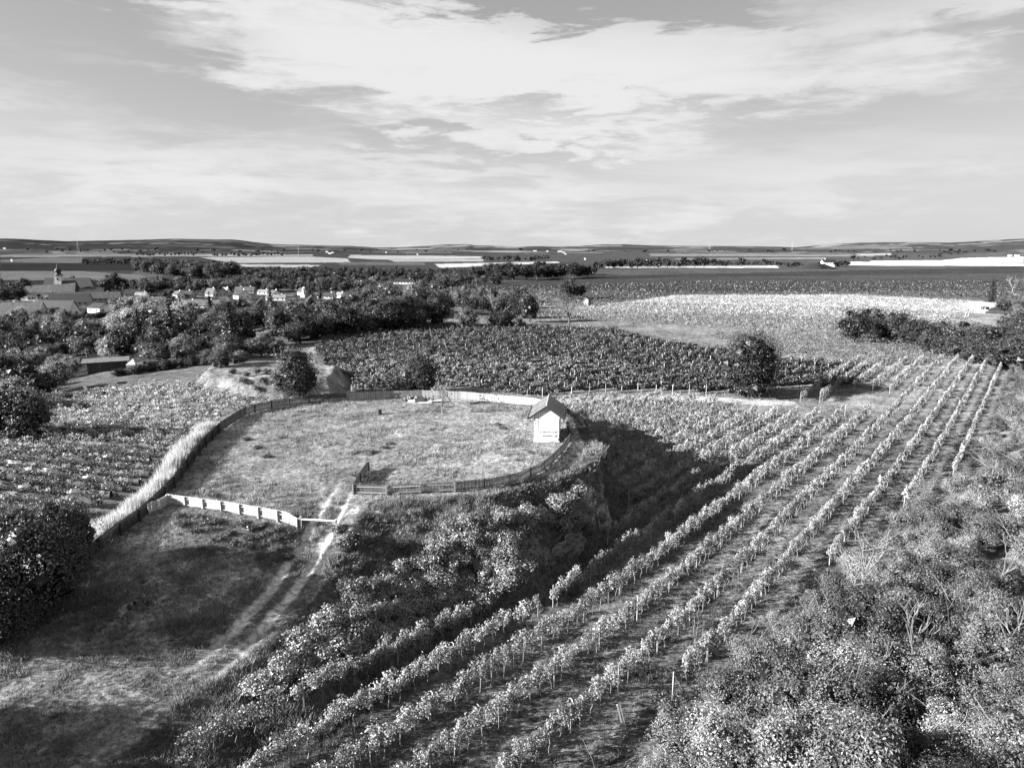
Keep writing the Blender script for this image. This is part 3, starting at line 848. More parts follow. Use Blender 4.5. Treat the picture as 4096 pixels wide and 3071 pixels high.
for i in po[:300]:
    if pd[i] > 1e5: break
    rw = row_words[min(int(posts[i, 2]), 9)] if posts[i, 2] < 10 else 'short rows behind the earthwork'
    tag(link('vineyard_post', post_me, None, tuple(pz[i]), rng.random() * .5, (1, 1, rng.uniform(.88, 1.08)), col=1), 'pale trellis post %s in the %s' % ('near the lower end' if pd[i] < 40 else 'below the middle' if pd[i] < 58 else 'above the middle' if pd[i] < 85 else 'toward the far end', rw), 'post', 'trellis posts in the %s' % rw)
rp = np.array([i for i in po[300:] if pd[i] < 1e5])
if len(rp):
    me = join_many('far_posts', M_post, [post_arr], np.zeros(len(rp), int), pz[rp], rng.random(len(rp)), np.ones(len(rp)))
    tag(link('vineyard_posts', me), 'pale trellis posts in the vine rows farther away', 'posts', kind='stuff')

# ------------------------------------------------------------------ the other vineyards: hedges of vines as one mass each
def hedge_stuff(name, poly, ang, gap, per_m, size, alb, label, cat='vineyard', hgt=(.7, 1.9), step=1.0, patch=None, stems=False, width=.28, excl=None, core=False, jit=.6):
    a = R_(ang); ux, uy = math.sin(a), math.cos(a)
    P = np.array(poly); S = P[:, 0] * uy - P[:, 1] * ux; T = P[:, 0] * ux + P[:, 1] * uy
    pts = []
    for s in np.arange(S.min(), S.max(), gap):
        t = np.arange(T.min(), T.max(), 1.0 / per_m)
        pts.append(np.stack([s * uy + t * ux, -s * ux + t * uy], 1))
    pts = np.concatenate(pts)
    pts = pts + rng.normal(size=pts.shape) * .05
    d, _ = poly_dist(poly, pts[:, 0], pts[:, 1]); pts = pts[d < (0 if core else 14 * fbm(pts[:, 0] / 14, pts[:, 1] / 6, 151, 3) - 1)]
    if excl is not None:
        for ln, wd in excl:
            dl, _, _ = line_dist(ln, pts[:, 0], pts[:, 1]); pts = pts[dl > wd]
    clump = vnoise(pts[:, 0] / .9, pts[:, 1] / .9, 91)
    keep = rng.random(len(pts)) < (.1 + 1.2 * clump)
    pts = pts[keep]; clump = clump[keep]
    n = len(pts); off = rng.normal(size=n) * width
    x = pts[:, 0] + off * uy; y = pts[:, 1] - off * ux
    z = terrain(x, y, False) + rng.uniform(hgt[0], hgt[1], n) * (.6 + .6 * clump)
    tone = alb * (1 + 1.1 * fbm(x / 4, y / 4, 93, 3)) * rng.uniform(.7, 1.3, n) * (.55 + .9 * vnoise(x / 1.3, y / 1.3, 97))
    tone *= np.where(vnoise(x / 1.1, y / 1.1, 95) > .8, 1.6, 1.0)
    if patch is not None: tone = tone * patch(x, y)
    N = rng.normal(size=(n, 3)) * jit + [-.25, -.2, .5]
    mb = MB()
    if core:
        for s in np.arange(S.min(), S.max(), gap):
            t = np.arange(T.min(), T.max(), .6); n_ = len(t)
            cx_ = s * uy + t * ux; cy_ = -s * ux + t * uy
            d, _ = poly_dist(poly, cx_, cy_)
            okp = (d < -.3) & (vnoise(cx_ / 1.7, cy_ / 1.7, 131) > .14)
            if okp.sum() < 3: continue
            cz_ = terrain(cx_, cy_, False); hh = (hgt[1] - .35) * (.52 + .5 * vnoise(cx_ / .9, cy_ / .9, 133)); ww = .13 + .2 * vnoise(cx_ / .8, cy_ / .8, 135)
            off_ = .25 * (vnoise(cx_ / 1.3, cy_ / 1.3, 137) - .5)
            prof = [(-1, .38), (-1.1, .62), (-.5, 1.0), (.5, 1.0), (1.1, .62), (1, .38)]
            VV = np.stack([np.stack([cx_ + (off_ + ww * p) * uy, cy_ - (off_ + ww * p) * ux, cz_ + hh * h_ + .12 * (rng.random(n_) - .5)], 1) for p, h_ in prof], 1).reshape(-1, 3)
            kk = np.where(okp[:-1] & okp[1:])[0]
            QQ = np.concatenate([np.stack([kk * 6 + m_, kk * 6 + (m_ + 1) % 6, (kk + 1) * 6 + (m_ + 1) % 6, (kk + 1) * 6 + m_], 1) for m_ in range(6)])
            mb.add(VV, QQ, alb=alb * .22)
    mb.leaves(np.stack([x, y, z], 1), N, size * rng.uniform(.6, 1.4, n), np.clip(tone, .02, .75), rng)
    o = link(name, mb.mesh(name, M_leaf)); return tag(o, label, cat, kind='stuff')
# the one across the way behind the earthwork
mid_poly = [(-50, 170), (-39, 144), (-30, 126), (-26, 106), (-10, 110.5), (0, 114.5), (14, 120.5), (26, 120.5), (40, 117), (52, 122), (62, 122), (75, 141), (60, 152), (40, 178), (30, 205), (-10, 215), (-40, 222), (-56, 214)]
hedge_stuff('middle_vineyard', mid_poly, 76, 2.5, 60, .30, .20, 'dark broad vineyard of low leafy rows behind the fenced round green', hgt=(.5, 1.7), width=.17, core=True, patch=lambda x, y: 1 + 1.1 * sm(60, 10, np.hypot((x + 18) * 1.0, (y - 140) * 2.2)))
left_poly = [(-95, 108), (-78, 88), (-66, 66), (-58, 48), (-38.5, 49), (-39.5, 62), (-40.5, 78), (-38, 94), (-30, 101), (-24, 101), (-34, 112), (-47, 116), (-56, 122), (-60, 128), (-72, 128)]
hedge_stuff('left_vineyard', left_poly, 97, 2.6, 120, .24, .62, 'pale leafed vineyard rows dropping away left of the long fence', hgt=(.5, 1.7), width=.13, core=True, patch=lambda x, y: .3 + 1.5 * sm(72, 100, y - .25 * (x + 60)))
mp_ = []
a_ = R_(76)
for s in np.arange(-260, 60, 2.5):
    for t in np.arange(-120, 160, 6.5):
        mp_.append((s * math.cos(a_) + (t + (s * 1.7) % 3) * math.sin(a_), -s * math.sin(a_) + (t + (s * 1.7) % 3) * math.cos(a_)))
mp_ = np.array(mp_); dd_, _ = poly_dist(mid_poly, mp_[:, 0], mp_[:, 1]); mp_ = mp_[dd_ < -.4]
ed_ = []
for p, q in zip(mid_poly[2:9], mid_poly[3:10]):
    L_e = math.dist(p, q)
    for k_ in range(int(L_e / 2.9)): ed_.append((p[0] + (q[0] - p[0]) * k_ * 2.9 / L_e, p[1] + (q[1] - p[1]) * k_ * 2.9 / L_e))
mp_ = np.concatenate([mp_, np.array(ed_)])
me = join_many('middle_posts', M_post, [post_arr], np.zeros(len(mp_), int), add_z(mp_), rng.random(len(mp_)), np.stack([np.full(len(mp_), 1.5), np.full(len(mp_), 1.5), rng.uniform(.8, 1.15, len(mp_))], 1))
tag(link('middle_posts', me), 'pale posts standing in the dark vineyard behind the green', 'posts', kind='stuff')
def px_world(pl): return [ground_at(*p) for p in pl]
bright = px_world([(2330, 1240), (2700, 1188), (3426, 1186), (3860, 1209), (3850, 1272), (3773, 1304), (3394, 1285), (2700, 1263), (2330, 1254)])
hedge_stuff('bright_vineyard', bright, 84, 2.6, 6.5, .6, .42, 'broad band of bright yellowing vines across the far slope', hgt=(.4, 1.5), width=.5, jit=.35)
midg = px_world([(2060, 1232), (2330, 1256), (2700, 1266), (3394, 1288), (3800, 1310), (3700, 1350), (3400, 1345), (2700, 1306), (2560, 1300), (2200, 1280)])
hedge_stuff('grey_vineyard', midg, 84, 2.6, 4.5, .6, .24, 'mid grey vine rows just in front of the bright band', hgt=(.4, 1.5), width=.5)
dark1 = px_world([(1760, 1160), (2700, 1130), (4096, 1125), (4096, 1200), (3426, 1182), (2700, 1184), (2330, 1232), (1900, 1230)])
hedge_stuff('dark_vineyard', dark1, 84, 3.4, 1.4, 1.0, .08, 'dark green vineyard stretching behind the bright band', hgt=(.4, 1.4), width=.7)
endr = [(76, 143), (108, 147), (124, 150), (122, 172), (96, 190), (70, 200), (52, 190), (58, 160)]
hedge_stuff('end_vineyard', endr, 82, 2.6, 26, .34, .2, 'tangled vine rows lying across the top end of the long rows', hgt=(.4, 1.6), width=.35)
# ------------------------------------------------------------------ fences
def resample(pts, step):
    P = [np.array(p, float) for p in pts]; out = [P[0]]
    L = [0]
    for a, b in zip(P[:-1], P[1:]): L.append(L[-1] + np.linalg.norm(b - a))
    n = max(1, int(round(L[-1] / step)))
    res = []
    for k in range(n + 1):
        d = L[-1] * k / n
        i = min(int(np.searchsorted(L, d, side='right')) - 1, len(P) - 2)
        f = (d - L[i]) / (L[i + 1] - L[i]); res.append(P[i] * (1 - f) + P[i + 1] * f)
    return res
def unit_box(name, mat, size):
    m = MB(); m.box((0, 0, size[2] / 2), size); return m.mesh(name, mat)
FM = {}
def fence_mesh(kind, mat):
    k = (kind, mat.name)
    if k not in FM:
        m = MB()
        if kind == 'picket':       # one sawn board, cut to a blunt point
            m.add([(-.5, -.5, 0), (.5, -.5, 0), (.5, .5, 0), (-.5, .5, 0), (-.5, -.5, .95), (.5, -.5, .95), (.5, .5, .95), (-.5, .5, .95), (0, -.5, 1), (0, .5, 1)],
                  [(0, 1, 5, 4), (1, 2, 6, 5), (2, 3, 7, 6), (3, 0, 4, 7), (4, 8, 9, 7), (8, 5, 6, 9), (3, 2, 1, 0)], [(4, 5, 8), (7, 9, 6)])
        else: m.box((0, 0, .5), (1, 1, 1))
        FM[k] = m.mesh('fence_' + kind, mat)
    return FM[k]
def fence(name, label, pts, mat, H=.92, post_gap=2.45, pick_gap=.118, pick_w=.085, side=1, rail_front=True, pmat=None, group=None, max_parts=300, Hend=None):
    """side: which side of the line the rails and posts stand on"""
    z0 = tz(pts[0][0], pts[0][1]); root = thing(name, label, 'fence', (pts[0][0], pts[0][1], z0), 0, group)
    Lc = Vector(root.location)
    pk = resample(pts, pick_gap); nP = len(pk)
    PK = np.array(pk); pzs = terrain(PK[:, 0], PK[:, 1], False)
    dirs = np.gradient(PK, axis=0); dirs /= np.linalg.norm(dirs, axis=1, keepdims=True)
    # the pickets that show largest are parts; the rest of a long fence is one part
    r = np.hypot(PK[:, 0], PK[:, 1]); order = np.argsort(r)
    sel = set(order[:max_parts - 0].tolist()); extra = MB()
    pm_ = fence_mesh('picket', mat)
    for i in range(nP):
        hh = (H if Hend is None else H + (Hend - H) * i / nP) * rng.uniform(.97, 1.03)
        a = math.atan2(dirs[i][1], dirs[i][0]); zz = pzs[i] + .05
        if i in sel:
            o = link('picket', pm_, root, Vector((pk[i][0], pk[i][1], zz)) - Lc, a, (pick_w, .022, hh))
        else:
            extra.box((pk[i][0] - Lc.x, pk[i][1] - Lc.y, zz - Lc.z + hh / 2), (pick_w, .022, hh), a)
    if extra.n: tag(link('pickets', extra.mesh('far_pickets', mat), root), kind='stuff')
    ps = resample(pts, post_gap)
    for i, p in enumerate(ps):
        j = min(int(i * (nP - 1) / (len(ps) - 1)), nP - 1); n = Vector((-dirs[j][1], dirs[j][0], 0)) * side
        hh = H if Hend is None else H + (Hend - H) * i / len(ps)
        q = Vector((p[0], p[1], pzs[j] - .15)) + n * .11
        link('post', fence_mesh('box', pmat or mat), root, q - Lc, math.atan2(dirs[j][1], dirs[j][0]), (.12, .12, hh + .16))
        if i:
            a = ps[i - 1]; ja = min(int((i - 1) * (nP - 1) / (len(ps) - 1)), nP - 1)
            for zf in (.22, .78):
                A = Vector((a[0], a[1], pzs[ja] + hh * zf)) + n * .045; B = Vector((p[0], p[1], pzs[j] + hh * zf)) + n * .045
                m = MB(); dv = B - A
                o = link('rail', fence_mesh('box', pmat or mat), root, A - Lc, 0, (.05, .075, dv.length))
                o.rotation_euler = dv.to_track_quat('Z', 'X').to_euler()
    return root

def wp(lst, z=6.0): return [at_z(p[0], p[1], z) for p in lst]
west = [at_z(-60, 2590, 5.0), at_z(0, 2540, 5.1), at_z(152, 2450, 5.25), at_z(300, 2312, 5.4), at_z(443, 2190, 5.6), at_z(557, 2098, 5.8)] + wp([(633, 2018), (702, 1944), (804, 1805), (886, 1723), (987, 1659), (1107, 1631), (1234, 1616), (1392, 1607), (1572, 1595), (1690, 1592), (1844, 1596), (2015, 1612), (2142, 1628), (2215, 1650)])
split = 11
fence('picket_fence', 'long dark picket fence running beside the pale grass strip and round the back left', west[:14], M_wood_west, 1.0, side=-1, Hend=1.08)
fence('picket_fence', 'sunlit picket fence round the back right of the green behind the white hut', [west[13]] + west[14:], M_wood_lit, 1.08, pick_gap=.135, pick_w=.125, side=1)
east = wp([(2215, 1650), (2268, 1700), (2284, 1762), (2256, 1805), (2218, 1843), (2164, 1890), (2078, 1930), (1958, 1955), (1819, 1968)])
fence('picket_fence', 'picket fence with dark boards curving from the hut along the front edge of the green', east, M_wood, .9, side=-1)
east2 = wp([(1819, 1969), (1683, 1975), (1544, 1978), (1414, 1973)])
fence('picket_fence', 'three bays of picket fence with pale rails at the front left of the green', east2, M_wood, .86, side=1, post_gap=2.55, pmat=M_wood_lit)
fence('picket_fence', 'short end of picket fence turning back onto the green', wp([(1414, 1973), (1440, 1925), (1471, 1887)]), M_wood, .9, side=-1)
gl = wp([(674, 2017), (900, 2046), (1190, 2083)])
fence('picket_fence', 'pale sunlit picket fence beside the wheel tracks with two rails in front', gl, M_wood_pale, .86, post_gap=1.78, side=-1, pick_gap=.125)
hr = [at_z(600, 2105, 5.0), at_z(640, 2058, 5.6), at_z(674, 2019, 6.0)]
fence('picket_fence', 'short slanting picket fence beside the wooden steps', hr, M_wood_pale, .84, side=-1, post_gap=1.7)
# steps in the slope between the two fences
A = Vector((*at_z(590, 2100, 5.0), 0)); B = Vector((*at_z(640, 2012, 6.0), 0))
A.z = tz(A.x, A.y); B.z = tz(B.x, B.y)
st = thing('wooden_steps', 'flight of six pale wooden steps beside the long dark fence', 'steps', tuple(A))
for i in range(6):
    p = A.lerp(B, i / 5) - A
    m = fence_mesh('box', M_wood_pale)
    link('step', m, st, (p.x - .65, p.y, p.z + .12), -.1, (1.1, .26, .07)); link('riser', fence_mesh('box', M_wood), st, (p.x - .65, p.y - .02, p.z - .04), -.1, (1.06, .05, .16))
# the barrier across the wheel tracks
g0 = Vector((*gl[-1], tz(*gl[-1]))); g1 = Vector((*at_z(1345, 2104, 5.8), 0)); g1.z = tz(g1.x, g1.y)
ga = thing('barrier', 'pale wooden bar laid across the wheel tracks at the end of the fence', 'barrier', tuple(g1))
link('post', fence_mesh('box', M_wood_pale), ga, (0, 0, -.2), .1, (.15, .15, 1.25))
link('post', fence_mesh('box', M_wood_pale), ga, g0 - g1 + Vector((.25, -.05, -.1)), .1, (.14, .14, 1.1))
d = (g0 + Vector((0, 0, .82))) - (g1 + Vector((0, -.1, 1.0)))
b = link('bar', fence_mesh('box', M_wood_pale), ga, (0, -.1, .98), 0, (.10, .10, d.length + .1)); b.rotation_euler = d.to_track_quat('Z', 'Y').to_euler()

# ------------------------------------------------------------------ the white hut
hx, hy = at_z(2135.6, 1768, 6.0); hz = tz(hx, hy)
HW, HD, HH = 2.6, 4.9, 2.5
hut = thing('picnic_hut', 'small white wooden hut with a gabled sheet roof at the edge of the green', 'hut', (hx, hy, hz), R_(-6))
def hp(name, c, size, mat, rz=0, tilt=None):
    m = MB(); m.box(c, size, rz, tilt=tilt); return link(name, m.mesh('hut_' + name, mat), hut)
hp('sill_beam', (HW / 2, .0, .08), (HW + .12, .14, .16), M_white)
hp('floor', (HW / 2, HD / 2, .10), (HW - .16, HD - .2, .06), M_wood_pale)
for i in range(2):
    hp('front_panel', (.33 + .0 + i * 1.28 + .31, -.01, .35), (1.24, .035, .30), M_white)
for (x, y) in ((.06, .06), (HW - .06, .06), (.06, HD - .06), (HW - .06, HD - .06), (.06, HD * .5)):
    hp('corner_post', (x, y, HH / 2 + .05), (.13, .13, HH), M_white)
hp('beam', (HW / 2, .06, HH + .10), (HW + .1, .12, .14), M_white)
hp('beam', (.05, HD / 2, HH + .09), (.12, HD, .14), M_white)
hp('beam', (HW - .05, HD / 2, HH + .09), (.12, HD, .14), M_white)
hp('brace', (HW - .38, .06, HH - .30), (.09, .08, .86), M_white, 0, Matrix.Rotation(R_(-42), 4, 'Y'))
hp('brace', (.38, .06, HH - .30), (.09, .08, .86), M_white, 0, Matrix.Rotation(R_(42), 4, 'Y'))
bw = HW / 16
m = MB(); m.box((0, 0, HH / 2 + .1), (bw - .012, .03, HH)); board = m.mesh('wall_board', M_white)
for i in range(16): link('wall_board', board, hut, (bw * (i + .5), HD - .08, 0))
nb = 27; sb = (HD - .2) / nb
m = MB(); m.box((0, 0, HH / 2 + .1), (.03, sb - .012, HH)); board = m.mesh('side_board', M_white)
for i in range(nb): link('wall_board', board, hut, (HW - .015, .1 + sb * (i + .5), 0))
RH = 1.30; OV = .55; half = HW / 2 + OV; pitch = math.atan2(RH, half)
ez = HH + .12
def roof_z(x): return ez + RH * (1 - abs(x - HW / 2) / half)
gb = (HW + .1) / 13
for i in range(13):
    x0 = -.05 + i * gb + .006; x1 = x0 + gb - .012
    zb = HH + .02; z0, z1 = roof_z(x0) - .06, roof_z(x1) - .06
    m = MB(); V = []
    for y in (-.03, 0.0): V += [(x0, y, zb), (x1, y, zb), (x1, y, z1), (x0, y, z0)]
    mid = (x0 < HW / 2 < x1)
    m.add(V, [(0, 1, 2, 3), (7, 6, 5, 4), (0, 4, 5, 1), (1, 5, 6, 2), (2, 6, 7, 3), (3, 7, 4, 0)])
    link('gable_board', m.mesh('gable_board', M_white), hut)
# roof: five stepped sheets on each slope
Lr = HD + .55; y0r = -.2; np_ = 5; pw = Lr / np_; ns = 8
for sgn in (-1, 1):
    m = MB()
    V = []; Q = []
    for j in range(ns):      # each course laps over the one below it
        f0, f1 = j / ns, (j + 1) / ns
        xa, xb = half * f0 * sgn, half * f1 * sgn
        za, zb = -RH * f0 + .02, -RH * f1 + .055
        k = len(V)
        V += [(xa, 0, za), (xb, 0, zb), (xb, pw - .03, zb), (xa, pw - .03, za), (xb, 0, zb - .045), (xb, pw - .03, zb - .045), (xa, 0, za - .045), (xa, pw - .03, za - .045)]
        Q += [(k, k + 1, k + 2, k + 3), (k + 1, k + 4, k + 5, k + 2), (k, k + 6, k + 4, k + 1), (k + 3, k + 2, k + 5, k + 7), (k + 6, k + 7, k + 5, k + 4)]
    # the standing edge of the sheet
    e = [(0, pw - .03, .05), (half * sgn, pw - .03, -RH + .09), (half * sgn, pw, -RH + .09), (0, pw, .05), (0, pw - .03, -.03), (half * sgn, pw - .03, -RH), (half * sgn, pw, -RH), (0, pw, -.03)]
    k = len(V); V += e; Q += [(k, k + 1, k + 2, k + 3), (k, k + 4, k + 5, k + 1), (k + 3, k + 2, k + 6, k + 7)]
    if sgn < 0: Q = [q[::-1] for q in Q]
    m.add(V, Q); sheet = m.mesh('roof_sheet', M_metal)
    for i in range(np_): link('roof_sheet', sheet, hut, (HW / 2, y0r + i * pw, ez + RH))
    L = math.hypot(half, RH)
    hp('barge_board', (HW / 2 + sgn * half / 2, y0r - .02, ez + RH / 2 - .06), (L + .02, .035, .17), M_gutter, 0, Matrix.Rotation(sgn * pitch, 4, 'Y'))
    hp('barge_board', (HW / 2 + sgn * half / 2, y0r + Lr + .02, ez + RH / 2 - .06), (L + .02, .035, .17), M_gutter, 0, Matrix.Rotation(sgn * pitch, 4, 'Y'))
    m = MB(); m.tube([(HW / 2 + sgn * (half + .07), y0r - .12, ez + .0), (HW / 2 + sgn * (half + .07), y0r + Lr + .1, ez + .03)], .075, 8)
    link('gutter', m.mesh('gutter', M_gutter), hut)
    hp('roof_boarding', (HW / 2 + sgn * half / 2, y0r + Lr / 2, ez + RH / 2 - .045), (L - .02, Lr - .06, .03), M_white, 0, Matrix.Rotation(sgn * pitch, 4, 'Y'))
m = MB(); m.tube([(HW / 2, y0r - .03, ez + RH + .03), (HW / 2, y0r + Lr + .02, ez + RH + .03)], .085, 8)
link('ridge_cap', m.mesh('ridge_cap', M_steel), hut)
def hut_pt(x, y, z):
    a = R_(-6); return (hx + x * math.cos(a) - y * math.sin(a), hy + x * math.sin(a) + y * math.cos(a), hz + z)
be = thing('bench', 'white wooden bench with a slatted back inside the hut', 'bench', hut_pt(HW / 2, 3.3, .13), R_(-6))
for i in range(3): m = MB(); m.box((0, -.13 + i * .14, .44), (2.0, .12, .04)); link('seat_board', m.mesh('seat_board', M_white), be)
for i in range(3): m = MB(); m.box((0, .32, .62 + i * .15), (2.0, .03, .10)); link('back_board', m.mesh('back_board', M_white), be)
for x in (-.9, .45, .9): m = MB(); m.box((x, .1, .21), (.08, .42, .42)); m.box((x, .30, .68), (.08, .05, .62)); link('leg', m.mesh('bench_leg', M_white), be)
tb = thing('table', 'white plank table standing in front of the bench in the hut', 'table', hut_pt(HW / 2 + .1, 1.7, .13), R_(-6))
m = MB(); m.box((0, 0, .74), (1.7, .65, .05)); link('tabletop', m.mesh('tabletop', M_white), tb)
for x in (-.65, .65): m = MB(); m.box((x, 0, .36), (.09, .45, .72)); link('leg', m.mesh('table_leg', M_white), tb)

# ------------------------------------------------------------------ small things on the green
x, y = at_z(1519, 1656, 6.0); z = tz(x, y)
stp = thing('tree_stump', 'stout sawn tree stump alone on the green', 'stump', (x, y, z - .05))
m = MB(); rg = np.random.default_rng(5); k = 14
ang = np.arange(k) * 2 * PI / k; rr = .27 * (1 + .08 * rg.normal(size=k))
V = [(np.cos(a) * r * f, np.sin(a) * r * f, zz) for zz, f in ((0, 1.2), (.2, 1.0), (.72, .96)) for a, r in zip(ang, rr)]
Q = [(i * k + j, i * k + (j + 1) % k, (i + 1) * k + (j + 1) % k, (i + 1) * k + j) for i in range(2) for j in range(k)]
m.add(V, Q); link('bark', m.mesh('stump_bark', M_bark_dark), stp)
m = MB(); V = [(np.cos(a) * r * .955, np.sin(a) * r * .955, .723) for a, r in zip(ang, rr)] + [(0, 0, .71)]
m.add(V, T=[(j, (j + 1) % k, k) for j in range(k)]); link('cut_face', m.mesh('stump_cut', M_wood), stp)
x, y = at_z(1768, 1655, 6.0)
tr = make_bare(811, 3.9, M_bark, 4, .085, 60, .7)
put('sapling', 'small nearly bare fruit tree with a white trunk on the green', 'tree', tr, (x, y, tz(x, y)), .4, 1.0, col=.4)
x, y = at_z(1806, 1618, 6.0)
tr = make_bare(815, 3.6, M_bark, 3, .11, 40, .7)
t = put('leaning_tree', 'low tree leaning left with a thick pale trunk near the back fence', 'tree', tr, (x, y, tz(x, y)), 1.4, 1.0, col=.4); t.rotation_euler = (R_(6), R_(-26), 0)
# the little cellar roof and rubble by the back fence
x, y = at_z(1672, 1609, 6.0); z = tz(x, y)
sl = thing('stone_slab', 'pale flat stone slabs leaning together by the back fence', 'slab', (x, y, z))
for i, (a, b, c, w, l, tl) in enumerate(((0, 0, .14, 2.6, 1.1, 2), (2.4, .3, .22, 2.2, .9, -4), (1.0, -.5, .1, 1.6, .8, 6))):
    m = MB(); m.box((a, b, c), (w, l, .14), .1 * i, tilt=Matrix.Rotation(R_(tl), 4, 'X')); link('slab', m.mesh('slab', M_plaster), sl)
m = MB(); m.add([(-.5, -.62, .2), (1.1, -.62, .2), (.6, .1, .85), (.2, .1, .85), (.3, .3, .2)], T=[(0, 1, 2), (0, 2, 3), (0, 3, 4), (2, 1, 4), (3, 2, 4)]); link('ridge', m.mesh('slab_ridge', M_roof_d), sl)
m = MB(); rg = np.random.default_rng(9)
for i in range(46): ico(m, np.array([rg.normal() * 1.1 - .2, rg.normal() * .35 + .9, rg.uniform(.1, .6)]), rg.uniform(.12, .26), rg, rg.uniform(.3, 2.0))
tag(link('leafy_weeds', m.mesh('leafy_weeds', M_leaf), None, (x, y, z), col=.25), 'heap of weeds and pale blossoms behind the stone slabs', 'weeds')
m = MB(); m.tube([(0, 0, .12), (1.3, .5, .2), (2.6, .9, .16)], [.13, .11, .07], 6); m.tube([(.9, .35, .2), (1.4, .0, .5)], [.05, .02], 4)
x, y = at_z(1878, 1618, 6.0); tag(link('fallen_branch', m.mesh('fallen_branch', M_bark_dark), None, (x, y, tz(x, y))), 'dark fallen branch lying on the grass near the back fence', 'branch')

# ------------------------------------------------------------------ grass: tufts as one mass each
def tuft(rg, nb=10, h=.3, w=.028, spread=.2, lean=.5):
    mb = MB(); V = []; T = []
    for i in range(nb):
        a = rg.random() * 2 * PI; r = rg.random() * spread; b = rg.random() * 2 * PI; hh = h * rg.uniform(.5, 1.2)
        p = np.array([math.cos(a) * r, math.sin(a) * r, -.04]); d = np.array([math.cos(b), math.sin(b), 0]) * w
        tip = p + np.array([math.cos(a) * hh * lean, math.sin(a) * hh * lean, hh])
        V += [p - d, p + d, tip]; T.append((3 * i, 3 * i + 1, 3 * i + 2))
    mb.add(V, T=T); return mb.arrays()
TUF = [tuft(np.random.default_rng(700 + i)) for i in range(6)]
def scatter_grass(name, label, sampler, n, h, alb, keep=None, protos=TUF, mat=M_straw, cat='grass'):
    x, y = sampler(n)
    if keep is not None: k = keep(x, y); x, y = x[k], y[k]
    z = terrain(x, y)
    n = len(x); cl = vnoise(x / .8, y / .8, 77) * vnoise(x / 3.1, y / 3.1, 78) * 2
    me = join_many(name, mat, protos, rng.integers(0, len(protos), n), np.column_stack([x, y, z]), rng.random(n) * 6.28,
                   h * (.45 + 1.1 * cl) * rng.uniform(.6, 1.4, n), alb * rng.uniform(.45, 1.45, n) * (.7 + .7 * vnoise(x / 2.1, y / 2.1, 79)))
    return tag(link(name, me), label, cat, kind='stuff')
def box_s(x0, x1, y0, y1): return lambda n: (rng.uniform(x0, x1, n), rng.uniform(y0, y1, n))
def on_top(x, y):
    d, w = poly_dist(TOP, x, y); td, tt, side = line_dist(TRACK, x, y)
    rut = np.minimum(np.abs(side - .78), np.abs(side + .78)); 
    return (d < .3) & ~((d > -1.2) & (y > 50) & (x > -11.5) & (y < 85)) & ~((rut < .45) & (td < 4) & (y < 56) & (y > 33))
scatter_grass('meadow_grass', 'short dry tufted grass covering the fenced round green', box_s(-36, 11, 51, 97), 34000, .62, .56, on_top)
scatter_grass('slope_grass', 'rough grass of the sloping meadow in the lower left', box_s(-34, -11, 22, 51), 42000, .58, .50, on_top)
def in_vine(x, y):
    s = .786 * x - .618 * y; t = .618 * x + .786 * y
    d, w = poly_dist(TOP, x, y, [p[2] for p in TOP])
    return (d > w * .9) & (s < np.interp(t, S0T, S0V) + 1.5) & (s > -34)
scatter_grass('vineyard_grass', 'low grass and weeds between the vine rows', lambda n: (lambda t, s: (.786 * s + .618 * t, -.618 * s + .786 * t))(rng.random(n) ** 1.6 * 110 + 10, rng.uniform(-34, -5, n)), 40000, .5, .24, in_vine)
def on_slope(x, y):
    d, w = poly_dist(TOP, x, y, [p[2] for p in TOP]); return (d > -1.15 * ((x > -11) & (y > 50) & (y < 85))) & (d < w)
scatter_grass('bank_weeds', 'dark tangled weeds on the bank below the fence', box_s(-24, 13, 20, 72), 50000, .7, .44, on_slope)
# the strip of tall pale grass outside the long fence
REED = [tuft(np.random.default_rng(720 + i), 18, 1.15, .035, .3, .16) for i in range(6)]
wl = [p for p in west[3:10]]
def strip(n):
    P = resample(wl, .25); k = rng.integers(0, len(P) - 1, n); P = np.array(P)
    d = P[k + 1] - P[k]; d /= np.linalg.norm(d, axis=1, keepdims=True)
    f = k / len(P)
    o = .65 + rng.random(n) ** 1.2 * (2.8 - 1.6 * f) * (.7 + .6 * vnoise(P[k, 1] / 2.2, f, 163))
    return P[k, 0] - d[:, 1] * o, P[k, 1] + d[:, 0] * o
def scatter_reed(n):
    x, y = strip(n); z = terrain(x, y, False)
    me = join_many('tall_grass', M_straw, REED, rng.integers(0, 6, n), np.column_stack([x, y, z]), rng.random(n) * 6.28, rng.uniform(.5, 1.2, n) * (.6 + .7 * vnoise(x / 1.4, y / 1.4, 161)), 1.0 * rng.uniform(.75, 1.25, n))
    tag(link('tall_grass', me), 'strip of tall pale feathery grass along the outside of the long fence', 'grass', kind='stuff')
scatter_reed(3000)

# ------------------------------------------------------------------ shrubs
def pick(P): return P[int(rng.integers(0, len(P)))]
def scatter_px(poly, n, minpx):
    xs = [p[0] for p in poly]; ys = [p[1] for p in poly]; out = []
    tries = 0
    while len(out) < n and tries < n * 40:
        tries += 1
        u, v = rng.uniform(min(xs), max(xs)), rng.uniform(min(ys), max(ys))
        d, _ = poly_dist(poly, np.array([u]), np.array([v]))
        if d[0] > 0: continue
        if any((u - a) ** 2 + ((v - b) * 1.4) ** 2 < minpx ** 2 for a, b in out): continue
        out.append((u, v))
    return out
bram = [(860, 2775), (1000, 2640), (1130, 2480), (1300, 2350), (1480, 2370), (1700, 2230), (1840, 2150), (1720, 2080), (1760, 2020), (2000, 1985), (2230, 1985), (2330, 1900), (2400, 1960), (2420, 2080), (2250, 2180), (2160, 2260), (1850, 2500), (1400, 2640), (1000, 2790)]
